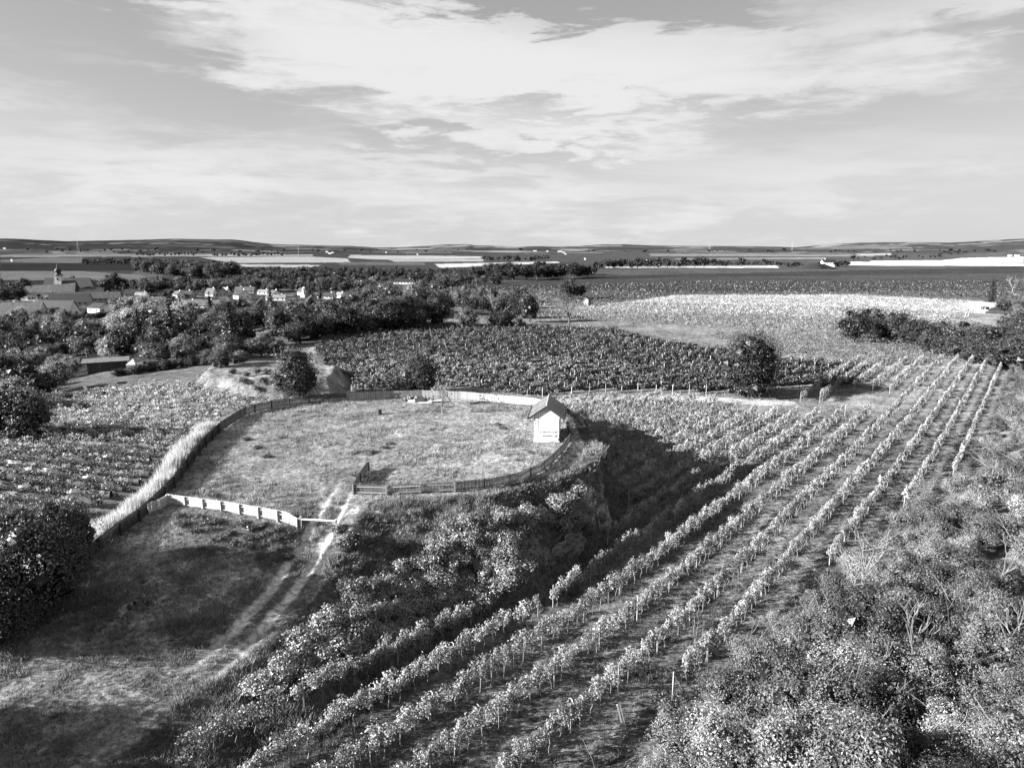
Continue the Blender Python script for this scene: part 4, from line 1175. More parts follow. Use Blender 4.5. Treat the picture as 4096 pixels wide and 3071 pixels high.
for u, v in scatter_px(bram, 230, 38):
    x, y = ground_at(u, v)
    dd, ww = poly_dist(TOP, np.array([x]), np.array([y]), [p[2] for p in TOP])
    if dd[0] < .28 * ww[0] or abs(u - 2270) < 130 and abs(v - 2170) < 50 or abs(u - 2368) < 34 and abs(v - 1880) < 60: continue
    r = math.hypot(x, y); lower = (v - 2100) / 600
    put('bramble_bush', '%s climbing bush %s below the green' % ('pale' if rng.random() < .5 else 'mid grey', 'on the low left end of the slope' if u < 1300 else 'in the middle of the slope' if u < 1750 else 'on the steep slope' if u < 2150 else 'on the shaded nose'), 'bush', pick(P_bram), (x, y, tz(x, y) - .25), rng.random() * 6.28, rng.uniform(.5, .85) * (1.0 if u > 1000 else .8), 'climbing bushes on the slope below the green', float(rng.uniform(.34, .56)))
for u, v in scatter_px([(1360, 2110), (1700, 2030), (1780, 2130), (1500, 2330), (1320, 2300)], 12, 90):
    x, y = ground_at(u, v)
    put('weed_clump', 'low dark weed clump on the upper slope beside the wheel tracks', 'weeds', pick(P_bram), (x, y, tz(x, y) - .2), rng.random() * 6.28, (.6, .6, .34), 'weed clumps on the upper slope', float(rng.uniform(.16, .34)))
x, y = ground_at(1400, 2190); put('spiky_bush', 'rounded spiky dark bush right of the wheel tracks below the bar', 'bush', make_shrub(233, 1.1, 1.4, 9, 900, .16, alb=(.3, 1.0)), (x, y, tz(x, y) - .1), 0, 1.0, col=.16)
x, y = ground_at(560, 2440); put('thistle_clump', 'pale clump of tall weeds standing in the lower left meadow', 'weeds', make_shrub(234, .9, 1.0, 6, 420, .14, twigs=6, twig_len=1.3), (x, y, tz(x, y)), 0, 1.0, col=.42)
for u, v, tn in ((1030, 1795, .12), (1070, 1830, .1), (985, 1760, .12), (1540, 1790, .2), (1560, 1775, .18), (1990, 1700, .2), (2010, 1715, .2), (1480, 1810, .16), (860, 1990, .14), (1430, 1905, .2), (1200, 1650, .3), (700, 1870, .2)):
    x, y = at_z(u, v, 6.0)
    put('weed_tussock', 'small dark tussock of weeds on the fenced green', 'weeds', pick(P_bram), (x, y, tz(x, y) - .08), rng.random() * 6, (.42, .42, .22), 'dark tussocks on the green', tn)
for u, v in scatter_px([(700, 2060), (1180, 2120), (1200, 2200), (1150, 2260), (700, 2130)], 26, 42):
    x, y = ground_at(u, v)
    put('weed_clump', 'low dark weed clump on the bank below the pale fence', 'weeds', pick(P_bram), (x, y, tz(x, y) - .12), rng.random() * 6, (.42, .42, .28), 'weed clumps on the bank below the pale fence', float(rng.uniform(.07, .2)))

# loess showing on the nose of the earthwork
def outcrop(name, label, cx, cy, cz, w, dth, h, rz, seed):
    rg = np.random.default_rng(seed); nx, nz_ = 22, 16; m = MB()
    U, Vv = np.meshgrid(np.linspace(-1, 1, nx), np.linspace(0, 1, nz_))
    bul = (1 - U ** 2) ** .5 * (.4 + .6 * np.sin(Vv * PI * .9 + .3))
    X_ = U * w / 2; Y_ = -bul * dth - 1.1 * fbm(U * 5 + seed, Vv * 9, seed, 5); Z_ = Vv * h * (1 - .35 * U ** 2) + .25 * fbm(U * 3, Vv * 3, seed + 5, 3)
    V = np.stack([X_.ravel(), Y_.ravel(), Z_.ravel()], 1)
    Q = [(i * nx + j, i * nx + j + 1, (i + 1) * nx + j + 1, (i + 1) * nx + j) for i in range(nz_ - 1) for j in range(nx - 1)]
    m.add(V, Q)
    V2 = V.copy(); V2[:, 1] = V2[:, 1] * .2 + dth * .8; m.add(V2, [q[::-1] for q in Q])
    return tag(link(name, m.mesh(name, M_sand), None, (cx, cy, cz), rz), label, 'rock')
x, y = ground_at(2372, 1905); outcrop('rock_face', 'pale bare loess face near the top of the nose below the hut', x, y, tz(x, y) - 1.2, 2.4, .5, 2.4, R_(50), 3)
x, y = ground_at(2270, 2190); outcrop('rock_face', 'shaded pale rock face low on the nose above the first vines', x, y, tz(x, y) - 1.0, 4.6, .5, 2.2, R_(48), 4)

# the bushy bank on the right
bank_pts = []
tt_ = 13.0
cand = []
for _ in range(26000):
    t = 8 + rng.random() ** 1.5 * 150; s0 = np.interp(t, S0T, S0V)
    s = s0 + 1.5 + rng.random() * 34
    x = .786 * s + .618 * t; y = -.618 * s + .786 * t
    if y < 9: continue
    r = math.hypot(x, y)
    if x > .80 * y + 8: continue
    gap = 2.1 + max(0, r - 40) * .018
    if any((x - a) ** 2 + (y - b) ** 2 < gap * gap for a, b in cand[-6000:]): continue
    cand.append((x, y))
C_ = np.array(cand); Cz = terrain(C_[:, 0], C_[:, 1], False)
for (x, y), z in zip(cand, Cz):
    u, v = to_px(np.array([x]), np.array([y]), np.array([z + 1.5])); u, v = float(u[0]), float(v[0])
    if u > 4350 or v > 3500 or u < 1700: continue
    t = .618 * x + .786 * y; s = .786 * x - .618 * y; e = s - np.interp(t, S0T, S0V)
    k = min(1.0, .50 + e * .09)
    r = math.hypot(x, y)
    sc = rng.uniform(.75, 1.2) * k * (1.0 + max(0, r - 60) * .004)
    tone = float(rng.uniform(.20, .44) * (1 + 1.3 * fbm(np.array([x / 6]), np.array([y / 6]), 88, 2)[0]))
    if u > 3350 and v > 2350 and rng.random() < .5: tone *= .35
    near = v > 2300
    lab = ('pale thicket bush on the near right bank above the vines', 'thicket bushes on the near right bank') if near else ('pale thicket bush farther up the right bank beside the vine rows', 'thicket bushes farther up the right bank')
    edge = 'at the edge of the vines' if e < 5 else 'a little way in from the vines' if e < 11 else 'deep in the thicket'
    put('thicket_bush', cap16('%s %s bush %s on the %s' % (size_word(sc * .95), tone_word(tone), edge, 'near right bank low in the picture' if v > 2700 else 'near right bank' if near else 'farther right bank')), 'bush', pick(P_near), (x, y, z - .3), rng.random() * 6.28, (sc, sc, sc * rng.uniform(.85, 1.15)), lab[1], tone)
# bare forked saplings standing out of the thicket
for i, (u, v, h, lab) in enumerate(((3440, 2420, 6.2, 'tall bare white forked sapling rising over the thicket beside the row ends'), (3410, 2440, 4.6, 'bare crooked sapling leaning left at the edge of the thicket'),
                                    (3300, 2550, 3.6, 'bare pale sapling forking in the middle of the thicket'), (3640, 2700, 4.2, 'bare sapling fanning out over a dark gap in the thicket'),
                                    (2940, 2720, 3.2, 'thin upright bare stem at the lower edge of the thicket'), (3050, 2760, 3.0, 'bare spreading branches low in the thicket'),
                                    (3990, 2400, 4.4, 'slender bare sapling near the right edge of the picture'), (4050, 2700, 3.8, 'bare branching stem low at the right edge'), (2780, 2640, 2.6, 'small bare twiggy sapling by the last vine row'),
                                    (3960, 1990, 4.0, 'bare white sapling high on the right bank'), (3700, 2050, 3.4, 'bare branches standing over the bank below the row ends'), (3500, 2760, 2.8, 'small bare sapling deep in the thicket'))):
    x, y = ground_at(u, v)
    put('bare_sapling', lab, 'tree', make_bare(900 + i, h * 1.1, M_bark, 3, .035 + .009 * h, 0, .5), (x, y, tz(x, y) + .4), rng.random() * 6, 1.0)
m = MB(); m.box((0, 0, .9), (.09, .09, 2.1)); m.box((.14, 0, .9), (.05, .05, 2.0))
x, y = ground_at(2500, 2945); o = link('leaning_stake', m.mesh('leaning_stake', M_post), None, (x, y, tz(x, y))); o.rotation_euler = (0, R_(-14), 0)
tag(o, 'leaning wooden stake at the lower edge of the thicket', 'stake')
# ------------------------------------------------------------------ single trees
def tree_at(name, label, u, v, H, P, col, group=None, wide=1.0, rz=None, cat='tree', sink=.3):
    x, y = ground_at(u, v); s = H / 10.0
    return put(name, label, cat, P, (x, y, tz(x, y) - sink), rng.random() * 6.28 if rz is None else rz, (s * wide, s * wide, s), group, col)
tree_at('oval_tree', 'tall dark oval tree standing alone among the vine rows', 2985, 1585, 13.6, P_big[0], .075, wide=1.0)
tree_at('round_tree', 'dark round tree behind the back fence left of centre', 1680, 1572, 7.0, P_big[1], .09, wide=.95)
tree_at('dense_tree', 'dense dark tree at the bend of the long fence', 1195, 1590, 8.6, P_big[2], .085, wide=.9)
tree_at('low_bush', 'rough low bush on the back fence between the two dark trees', 1590, 1580, 3.2, P_mid[1], .16, wide=1.3)
x, y = ground_at(2276, 1312); put('bare_tree', 'dark nearly bare tree standing by the dirt way beyond the middle vineyard', 'tree', make_bare(821, 11, M_bark_dark, 5, .28, 260, .55), (x, y, tz(x, y)), .3, 1.0, col=.08)
x, y = ground_at(2000, 1300); put('white_tree', 'tall tree with white bare limbs rising from the dark bushes', 'tree', make_bare(833, 12, M_bark, 5, .36, 0, .5), (x, y, tz(x, y)), 1.2, 1.0)
tree_at('oval_tree', 'slender dark tree right of the tree with white limbs', 2118, 1290, 12.5, P_mid[2], .09, wide=.75)
tree_at('dark_bush', 'dark spreading bushes at the foot of the tree with white limbs', 2010, 1318, 8.0, P_mid[3], .06, wide=1.5)
tree_at('dark_bush', 'low dark bush at the edge of the field right of the white limbed tree', 2080, 1322, 4.5, P_mid[4], .055, wide=1.4)
tree_at('pale_bush', 'pale blotchy bush left of the tree with white limbs', 1870, 1322, 8.5, P_mid[5], .32, wide=1.1)
tree_at('round_tree', 'round dark tree at the edge of the dark vineyard above the field hut', 2275, 1195, 12, P_mid[0], .10, wide=1.2)
tree_at('round_tree', 'smaller dark tree beside the round tree above the field hut', 2320, 1192, 8, P_mid[1], .06, wide=1.1)
# left-hand tree whose shade falls on the meadow
for u, v, H, w, cl, lab in ((110, 2440, 8.0, 1.0, .15, 'dense glossy dark tree behind the low end of the long fence'), (-80, 2420, 8.4, 1.1, .13, 'tall dark tree at the left edge behind the fence'),
                            (-30, 2560, 6.6, 1.0, .12, 'dark bushy tree in the lower left corner behind the fence'), (260, 2270, 6.6, .8, .16, 'small dark tree beside the pale grass strip')):
    tree_at('dark_tree', lab, u, v, H, pick(P_big), cl, wide=w, sink=.6)
for x, y, H in ((-37.5, 44, 7.4), (-38, 40, 7.2)):
    put('dark_tree', 'dark tree crowding behind the low end of the long fence', 'tree', pick(P_big), (x, y, tz(x, y) - .4), rng.random() * 6, (H / 10 * 1.1, H / 10 * 1.1, H / 10), 'dark trees behind the low end of the fence', .13)
for x, y, H in ((-31, 26.2, 6.2), (-28.5, 23.6, 6.0), (-25.6, 22.6, 4.2), (-26, 19.5, 6.5), (-23.5, 17, 5.5), (-29.5, 20, 7.5), (-24, 12.5, 7)):
    put('dark_tree', 'dark tree just beyond the lower left corner of the meadow', 'tree', pick(P_mid), (x, y, tz(x, y) - .4), rng.random() * 6, (H / 10, H / 10, H / 10), 'trees beyond the lower left corner', .12)
x, y = ground_at(305, 2060)
put('grown_over_post', 'narrow upright leafy column of vine left of the pale grass', 'grapevine', make_shrub(235, .42, 2.4, 9, 500, .16, lobe=.7), (x, y, tz(x, y)), 0, 1.0, col=.36)
tree_at('pale_tree', 'loose pale tree at the left edge above the left vineyard', 95, 1760, 8.2, P_mid[6], .20, wide=1.1)
tree_at('dark_tree', 'dark tree at the left edge beside the loose pale tree', 10, 1760, 9, P_mid[2], .06, wide=1.2)

# ------------------------------------------------------------------ belts and groups of trees, each tree a thing
def belt(poly, n, gap, H, cols, P, name, label, group, wide=(.9, 1.25), far=False, sink=.5):
    pts = scatter_px(poly, n, gap)
    pts.sort(key=lambda p: p[1])
    for u, v in pts:
        x, y = ground_at(u, v); h = rng.uniform(*H) ; s = h / 10; w = rng.uniform(*wide)
        c = float(rng.choice(cols)) * float(rng.uniform(.75, 1.25))
        z = tz(x, y) - sink
        lab = cap16('%s %s %s' % (size_word((h - H[0]) / max(H[1] - H[0], 1) * .7 + .6), tone_word(c), strip_tone(label)))
        if far:
            me = P_farm[int(rng.integers(0, len(P_farm)))]
            tag(link(name, me, None, (x, y, z), rng.random() * 6.28, (s * w, s * w, s), c), lab, 'tree', group)
        else:
            put(name, lab, 'tree', pick(P), (x, y, z), rng.random() * 6.28, (s * w, s * w, s), group, c)
D_, L_ = [.05, .06, .08], [.24, .34, .42]
belt([(330, 1053), (545, 1053), (545, 1060), (330, 1060)], 24, 9, (15, 20), [.04, .05], None, 'far_tree', 'dark tree in the level row at the far edge of the big field', 'trees in the level row', (1.0, 1.3), True)
belt([(540, 1058), (700, 1064), (900, 1080), (960, 1098), (900, 1118), (700, 1112), (560, 1092)], 120, 12, (18, 26), [.045, .06, .10, .16], P_mid, 'belt_tree', 'tree in the thick wood behind the village', 'trees of the wood behind the village', (1.0, 1.35))
belt([(960, 1092), (1330, 1092), (1380, 1130), (1000, 1140)], 75, 16, (11, 17), [.045, .06, .10, .13], P_mid, 'belt_tree', 'tree in the dark belt behind the trellis posts', 'trees behind the trellis posts', (1.0, 1.4))
belt([(1330, 1085), (1560, 1090), (1800, 1096), (1840, 1130), (1500, 1135), (1330, 1125)], 60, 16, (9, 15), [.05, .06, .14], P_mid, 'belt_tree', 'tree in the scattered belt right of the village', 'trees right of the village', (1.0, 1.3))
belt([(1700, 1105), (2380, 1098), (2380, 1112), (1720, 1128)], 66, 17, (12, 16), [.035, .045, .06], P_mid, 'belt_tree', 'tall dark tree in the straight belt above the dark vineyard', 'trees of the straight belt', (.85, 1.15))
belt([(2380, 1066), (3150, 1058), (3150, 1064), (2380, 1078)], 70, 10, (10, 17), [.04, .05, .08], None, 'far_tree', 'tree in the long far belt above the dark vineyard', 'trees of the long far belt', (1.0, 1.4), True)
belt([(1930, 1040), (2190, 1038), (2190, 1048), (1930, 1048)], 18, 12, (18, 26), [.035, .05, .09], None, 'far_tree', 'dark tree in the copse standing in the pale fields', 'trees of the copse in the pale fields', (1.1, 1.4), True)
belt([(540, 1018), (800, 1018), (800, 1026), (540, 1026)], 20, 11, (18, 26), [.05, .07, .12], None, 'far_tree', 'tree in the loose far line on the left plain', 'trees of the loose far line', (1.1, 1.6), True)
belt([(850, 1022), (1130, 1020), (1130, 1026), (850, 1027)], 20, 12, (18, 24), [.035, .05], None, 'far_tree', 'tree in the dark far hedge on the plain', 'trees of the dark far hedge', (1.2, 1.6), True)
belt([(3400, 1030), (3760, 1030), (3760, 1040), (3400, 1040)], 16, 13, (13, 22), [.04, .06, .12], None, 'far_tree', 'bushy tree on the pale fields at the far right', 'bushy trees at the far right', (1.2, 1.6), True)
belt([(3760, 1012), (3900, 1004), (3900, 1012), (3760, 1026)], 10, 11, (14, 22), [.04, .06], None, 'far_tree', 'dark tree on the rise at the far right', 'trees on the rise at the far right', (1.2, 1.6), True)
belt([(60, 1000), (1300, 1004), (4000, 1004), (4000, 1012), (60, 1012)], 70, 16, (12, 26), [.04, .05, .08], None, 'far_tree', 'small far tree dotted on the plain below the hills', 'far trees dotted on the plain', (1.2, 2.2), True)
# among and in front of the houses
belt([(400, 1150), (560, 1150), (620, 1185), (420, 1185)], 18, 28, (10, 17), [.04, .06, .10], P_mid, 'garden_tree', 'dark garden tree behind the long village roofs', 'garden trees behind the long roofs', (.9, 1.2))
belt([(560, 1150), (1300, 1130), (1500, 1150), (1500, 1170), (900, 1170), (600, 1170)], 90, 16, (8, 14), [.05, .07, .14, .26], P_mid, 'garden_tree', 'garden tree behind the row of small houses', 'garden trees behind the small houses', (.9, 1.3))
belt([(0, 1175), (100, 1165), (130, 1200), (0, 1220)], 8, 34, (11, 16), [.05, .07, .15], P_mid, 'garden_tree', 'dark tree left of the church', 'trees left of the church', (.9, 1.2))
belt([(0, 1300), (450, 1290), (520, 1330), (0, 1370)], 34, 40, (8, 13), [.40, .6, .06, .10], P_mid, 'valley_tree', 'tree on the near side of the church', 'trees on the near side of the church', (1.0, 1.35))
belt([(480, 1290), (700, 1290), (760, 1340), (480, 1380)], 20, 42, (13, 18), [.8, .6, .5, .14], P_mid, 'valley_tree', 'bright crowned tree in front of the village', 'bright crowned trees in front of the village', (1.0, 1.3))
belt([(700, 1270), (1150, 1262), (1180, 1320), (700, 1360)], 44, 36, (8, 13), [.05, .07, .12, .20], P_mid, 'valley_tree', 'tree below the small houses of the village', 'trees below the small houses', (1.0, 1.3))
belt([(0, 1370), (420, 1340), (760, 1370), (1000, 1400), (800, 1430), (300, 1450), (0, 1480)], 46, 50, (7, 13), [.04, .05, .07, .28], P_mid, 'valley_tree', 'dark tree in the hollow left of the vineyards', 'trees in the hollow on the left', (1.0, 1.3))
belt([(0, 1480), (280, 1470), (330, 1500), (180, 1600), (0, 1700)], 26, 58, (6, 11), [.05, .07, .4, .7], P_mid, 'valley_tree', 'tree crowding the upper left edge of the left vineyard', 'trees at the edge of the left vineyard', (1.0, 1.35))
belt([(1120, 1330), (1250, 1290), (1500, 1270), (1700, 1262), (1780, 1300), (1760, 1328), (1400, 1350), (1150, 1385)], 46, 44, (8, 13), [.05, .07, .10, .17], P_mid, 'belt_tree', 'tree in the thick belt at the top of the middle vineyard', 'trees at the top of the middle vineyard', (1.0, 1.35))
belt([(1380, 1225), (1600, 1210), (1760, 1215), (1760, 1260), (1400, 1270)], 22, 44, (9, 14), [.10, .17, .26], P_mid, 'belt_tree', 'pale feathery tree on the crest of the thick belt', 'pale trees on the crest of the belt', (.9, 1.2))
belt([(1700, 1190), (2000, 1185), (2150, 1215), (2100, 1280), (1780, 1260)], 26, 46, (5, 10), [.05, .08, .16, .3], P_mid, 'belt_tree', 'bushy tree on the rough slope beside the white limbed tree', 'bushy trees on the rough slope', (1.0, 1.4))
belt([(1700, 1130), (1900, 1120), (2000, 1145), (1760, 1165)], 16, 34, (7, 12), [.06, .10, .16], P_mid, 'belt_tree', 'tree at the left end of the dark vineyard', 'trees at the left end of the dark vineyard', (1.0, 1.3))
belt([(470, 1492), (640, 1470), (900, 1430), (1010, 1410), (1010, 1425), (640, 1486), (470, 1506)], 30, 20, (2.2, 3.6), [.05, .07], P_mid, 'hedge_bush', 'dark bush in the hedge along the top of the left vineyard', 'bushes of the hedge above the left vineyard', (1.3, 1.8))
belt([(560, 1440), (880, 1392), (1010, 1385), (900, 1425), (640, 1462)], 20, 38, (5, 8.5), [.06, .10, .22, .36], P_mid, 'garden_tree', 'garden tree behind the hedge above the left vineyard', 'garden trees behind the hedge', (1.0, 1.3))
belt([(880, 1400), (1080, 1390), (1140, 1420), (1000, 1440), (880, 1450)], 9, 44, (4, 6.5), [.12, .22, .3], P_mid, 'orchard_tree', 'small orchard tree above the bare earth bank', 'orchard trees above the bare bank', (1.0, 1.3))
belt([(720, 1440), (900, 1425), (1000, 1440), (960, 1460), (740, 1480)], 9, 44, (3.5, 5.5), [.10, .16, .24], P_mid, 'orchard_tree', 'small round orchard tree at the top of the left vineyard', 'orchard trees above the left vineyard', (1.1, 1.4))
belt([(3400, 1340), (3560, 1360), (3640, 1375), (3600, 1390), (3400, 1372)], 6, 60, (8.5, 11.5), [.07, .09], P_mid, 'hedge_tree', 'big dark bush at the left end of the hedge beyond the row ends', 'big bushes at the left end of the hedge', (1.1, 1.3))
belt([(3600, 1380), (3800, 1400), (4096, 1440), (4160, 1500), (4000, 1480), (3700, 1410)], 36, 38, (7, 10.5), [.07, .10, .13], P_mid, 'hedge_tree', 'dark bush in the hedge beyond the row ends', 'dark bushes of the hedge beyond the row ends', (1.2, 1.5))
belt([(4000, 1240), (4150, 1225), (4180, 1420), (4060, 1400)], 16, 50, (4, 7), [.10, .16, .26], P_mid, 'hedge_tree', 'scrubby bush right of the farm track', 'scrubby bushes right of the farm track', (1.2, 1.5))
tree_at('conifer', 'pointed dark conifer beside the farm track', 3963, 1208, 11.5, P_con[1], .08, wide=1.0)
x, y = ground_at(4048, 1178); put('bare_tree', 'pale sparse tree at the end of the farm track', 'tree', make_bare(844, 12, M_bark, 4, .3, 160, .45), (x, y, tz(x, y)), 0, 1.0, col=.12)
for i, (u, v, H, c) in enumerate(((1285, 1260, 13, .05), (1460, 1190, 14, .045), (840, 1235, 12, .04), (1085, 1250, 17, .035), (1240, 1190, 13, .04), (930, 1430, 13, .05), (560, 1400, 16, .045), (690, 1400, 17, .04), (760, 1160, 15, .035), (1530, 1200, 12, .05))):
    tree_at('conifer', 'dark pointed fir among the village trees', u, v, H, P_con[i % 3], c, 'dark firs among the village trees')
tree_at('round_tree', 'very dark round tree between the long roofs and the small houses', 680, 1250, 17, P_mid[0], .032, wide=.95)
tree_at('round_tree', 'big dark tree behind the long roofs', 470, 1170, 21, P_mid[3], .05, wide=.9)
tree_at('pale_tree', 'pale round tree right behind the church tower', 290, 1142, 12, P_mid[4], .26, wide=1.25)
tree_at('bright_tree', 'bright tree lit like blossom in front of the long roofs', 570, 1310, 14, P_mid[5], 1.05, wide=1.1)
tree_at('bright_tree', 'bright tree right of the first in front of the village', 650, 1330, 10, P_mid[1], 1.0, wide=1.2)
tree_at('bright_tree', 'slim bright tree in the hollow above the long shed', 430, 1440, 9.5, P_mid[6], .95, wide=.75)

for u, v in scatter_px([(900, 1490), (1130, 1490), (1120, 1560), (1000, 1570)], 9, 34):
    x, y = ground_at(u, v)
    put('bank_bush', 'small scrubby bush clinging to the bare earth bank', 'bush', pick(P_bram), (x, y, tz(x, y) - .1), rng.random() * 6, float(rng.uniform(.6, 1.0)), 'scrubby bushes on the bare bank', float(rng.uniform(.1, .4)))
# ------------------------------------------------------------------ houses
M_r = {'d': M_roof_d, 'm': M_roof_m, 'l': M_roof_l}
def gable_house(name, label, x, y, z, rz, w, d, h, rh, roof='m', wall=None, group=None, chim=1, ov=.4, cat='house', wins=True, hip=0.0):
    """w along the gable end, d along the ridge; the local y axis is the ridge"""
    wall = wall or M_plaster
    t = thing(name, label, cat, (x, y, z), rz, group)
    m = MB(); V = [(-w / 2, -d / 2, -1.5), (w / 2, -d / 2, -1.5), (w / 2, d / 2, -1.5), (-w / 2, d / 2, -1.5), (-w / 2, -d / 2, h), (w / 2, -d / 2, h), (w / 2, d / 2, h), (-w / 2, d / 2, h), (0, -d / 2 + hip * .98, h + rh * .97), (0, d / 2 - hip * .98, h + rh * .97)]
    m.add(V, [(0, 1, 5, 4), (1, 2, 6, 5), (2, 3, 7, 6), (3, 0, 4, 7)], [(4, 5, 8), (6, 7, 9)]); link('wall', m.mesh('house_wall', wall), t)
    m = MB(); k = rh / (w / 2); e = w / 2 + ov; ez_ = h - ov * k; th = .22
    V = []
    for yy, hh in ((-d / 2 - ov, hip), (d / 2 + ov, -hip)):
        V += [(-e, yy, ez_), (0, yy + hh, h + rh), (e, yy, ez_), (-e, yy, ez_ + th), (0, yy + hh, h + rh + th), (e, yy, ez_ + th)]
    m.add(V, [(3, 4, 10, 9), (4, 5, 11, 10), (0, 6, 7, 1), (1, 7, 8, 2), (0, 1, 4, 3), (1, 2, 5, 4), (6, 9, 10, 7), (7, 10, 11, 8), (0, 3, 9, 6), (2, 8, 11, 5)])
    if hip: m.add([V[3], V[4], V[5], V[9], V[10], V[11]], T=[(0, 2, 1), (3, 4, 5)])
    rf = link('roof', m.mesh('house_roof', M_r[roof]), t)
    for i in range(chim):
        m = MB(); cy = (-.28 + .5 * i) * d; m.box((w * .08, cy, h + rh + .35), (.75, .75, 1.5)); link('chimney', m.mesh('chimney', M_plaster), rf)
    if wins:
        m = MB(); m.box((0, 0, 0), (.95, .08, 1.15)); wg = m.mesh('window', M_glass)
        m = MB(); m.box((0, 0, 0), (.08, .95, 1.15)); ws = m.mesh('window', M_glass)
        for xx in (-w * .23, w * .23): link('window', wg, t, (xx, -d / 2 - .02, h * .55))
        n = max(2, int(d / 3.5))
        for i in range(n):
            yy = -d / 2 + d * (i + .5) / n
            link('window', ws, t, (-w / 2 - .02, yy, h * .55)); link('window', ws, t, (w / 2 + .02, yy, h * .55))
    return t
VG = 'small gabled village houses'
def house_at(label, u, v, wpx, lpx_h, ang, roof='m', wall=None, name='village_house', d=None, rhk=.42, chim=1, hk=None, hip=0.0, group=None, cat='house', wins=True):
    """u, v: middle of the near wall foot; wpx: gable width in pixels; lpx_h: wall height in pixels"""
    x, y = ground_at(u, v); D = math.hypot(x, y, CAMZ); s = D / FPX
    w = wpx * s; h = max(2.2, lpx_h * s)
    d = d or w * 1.5
    a = -math.atan2(x, y) + R_(ang)
    cx = x - math.sin(a) * d / 2; cy = y + math.cos(a) * d / 2
    return gable_house(name, label, cx, cy, tz(cx, cy), a, w, d, h, w * rhk, roof, wall, group, chim, cat=cat, hip=hip, wins=wins)
house_at('white gabled barn facing the camera among the trees below the village', 970, 1247, 56, 9, -8, 'd', d=13, rhk=.46, chim=0)
house_at('broad white house with a low dark roof above the feathery trees', 1153, 1248, 52, 22, -10, 'd', d=12, rhk=.22)
house_at('dark house with white gable edges behind the barn', 1045, 1232, 36, 10, 0, 'd', M_wood_dark, d=12, rhk=.55)
house_at('dark gabled house at the foot of the tall fir', 1245, 1222, 38, 8, 5, 'd', M_wood_dark, d=12, rhk=.55)
house_at('long house with a mid grey roof and three white chimneys', 880, 1232, 30, 12, 62, 'm', d=26, rhk=.55, chim=3)
house_at('white house with two small gable windows in the village', 890, 1186, 30, 14, -6, 'm', M_plaster2, d=10, rhk=.5)
house_at('white house with a steep grey roof left of the gabled one', 862, 1185, 24, 10, 40, 'm', d=9, rhk=.75)
house_at('white house with a sharp pale gable', 915, 1180, 24, 9, 30, 'l', d=8, rhk=.7)
house_at('pale walled house with dark roof left in the small house row', 775, 1192, 34, 12, 50, 'd', M_plaster2, d=17, rhk=.4)
house_at('white ended house at the left of the small house row', 725, 1196, 26, 16, 20, 'm', d=10)
house_at('white house with dark roof right of the middle of the row', 980, 1196, 50, 15, 25, 'd', d=9, rhk=.35)
house_at('long low house with pale roof at the back of the row', 1020, 1172, 26, 8, 70, 'm', M_plaster2, d=17, rhk=.5, chim=2)
house_at('white house with a bright gable right in the row', 1110, 1190, 34, 14, 30, 'm', d=9, rhk=.35)
house_at('low pale roofed house right of the bright gable', 1145, 1202, 24, 8, 70, 'l', d=15, rhk=.4)
house_at('small white shed behind the low pale roof', 1075, 1178, 26, 9, 60, 'l', d=9, rhk=.3)
house_at('white house by the pale monument in the village', 1222, 1182, 22, 14, 35, 'd', d=8, rhk=.6)
house_at('white ended low house right of the monument', 1340, 1196, 30, 9, 60, 'd', d=14, rhk=.4)
house_at('small white gabled house right of the low one', 1375, 1192, 26, 9, 30, 'l', d=9, rhk=.4)
house_at('big white gabled house with a long dark roof at the right end of the village', 1450, 1155, 38, 12, 22, 'd', d=20, rhk=.42)
house_at('white walled house with a grey roof below the big gable', 1452, 1190, 28, 16, 25, 'm', d=8, rhk=.5)
house_at('small white house half hidden in trees behind the right end', 1492, 1132, 22, 12, 20, 'd', d=9)
house_at('tiny white house on the slope behind the big gable', 1420, 1131, 26, 5, 30, 'l', d=8, rhk=.4)
house_at('long white farm building with a dark roof right of the village', 1655, 1135, 44, 9, 80, 'd', d=22, rhk=.22)
house_at('small white building at the back of the village on the left', 418, 1165, 26, 14, 20, 'l', d=8, rhk=.2)
house_at('little pale gabled house right of the church', 388, 1172, 30, 9, 25, 'l', d=12, rhk=.5)
house_at('long low house with a mid grey roof behind the bright trees', 485, 1205, 34, 13, 74, 'm', M_plaster2, d=40, rhk=.55)
house_at('long dark roofed barn between the church and the grey roof', 365, 1218, 44, 8, 70, 'd', M_plaster2, d=26, rhk=.6, chim=0)
house_at('white porch building with a dark flat pitched roof', 425, 1250, 50, 18, 40, 'd', d=10, rhk=.25, chim=0)
house_at('small white house at the back between the trees', 590, 1192, 26, 8, 60, 'l', d=9, rhk=.4)
house_at('dark roofed house behind the very dark round tree', 575, 1185, 30, 6, 70, 'd', M_plaster2, d=14, rhk=.5)
house_at('small house with a dark roof left behind the row', 500, 1158, 26, 5, 70, 'd', M_plaster2, d=14, rhk=.5)
# the big farm in front of the church
house_at('great farmhouse with a tall mid grey roof and capped chimneys left of the church', 178, 1268, 60, 9, 62, 'm', d=22, rhk=.62, chim=2)
house_at('long low farm wing with a pale grey roof at the left edge', 40, 1250, 40, 8, 80, 'l', d=34, rhk=.5, chim=0)
house_at('dark roofed farm wing right of the great roof', 300, 1262, 62, 6, 55, 'd', d=22, rhk=.6, chim=0)
house_at('dark peaked house at the left edge of the picture behind the trees', 10, 1160, 50, 8, 60, 'd', M_wood_dark, d=16, rhk=.6)
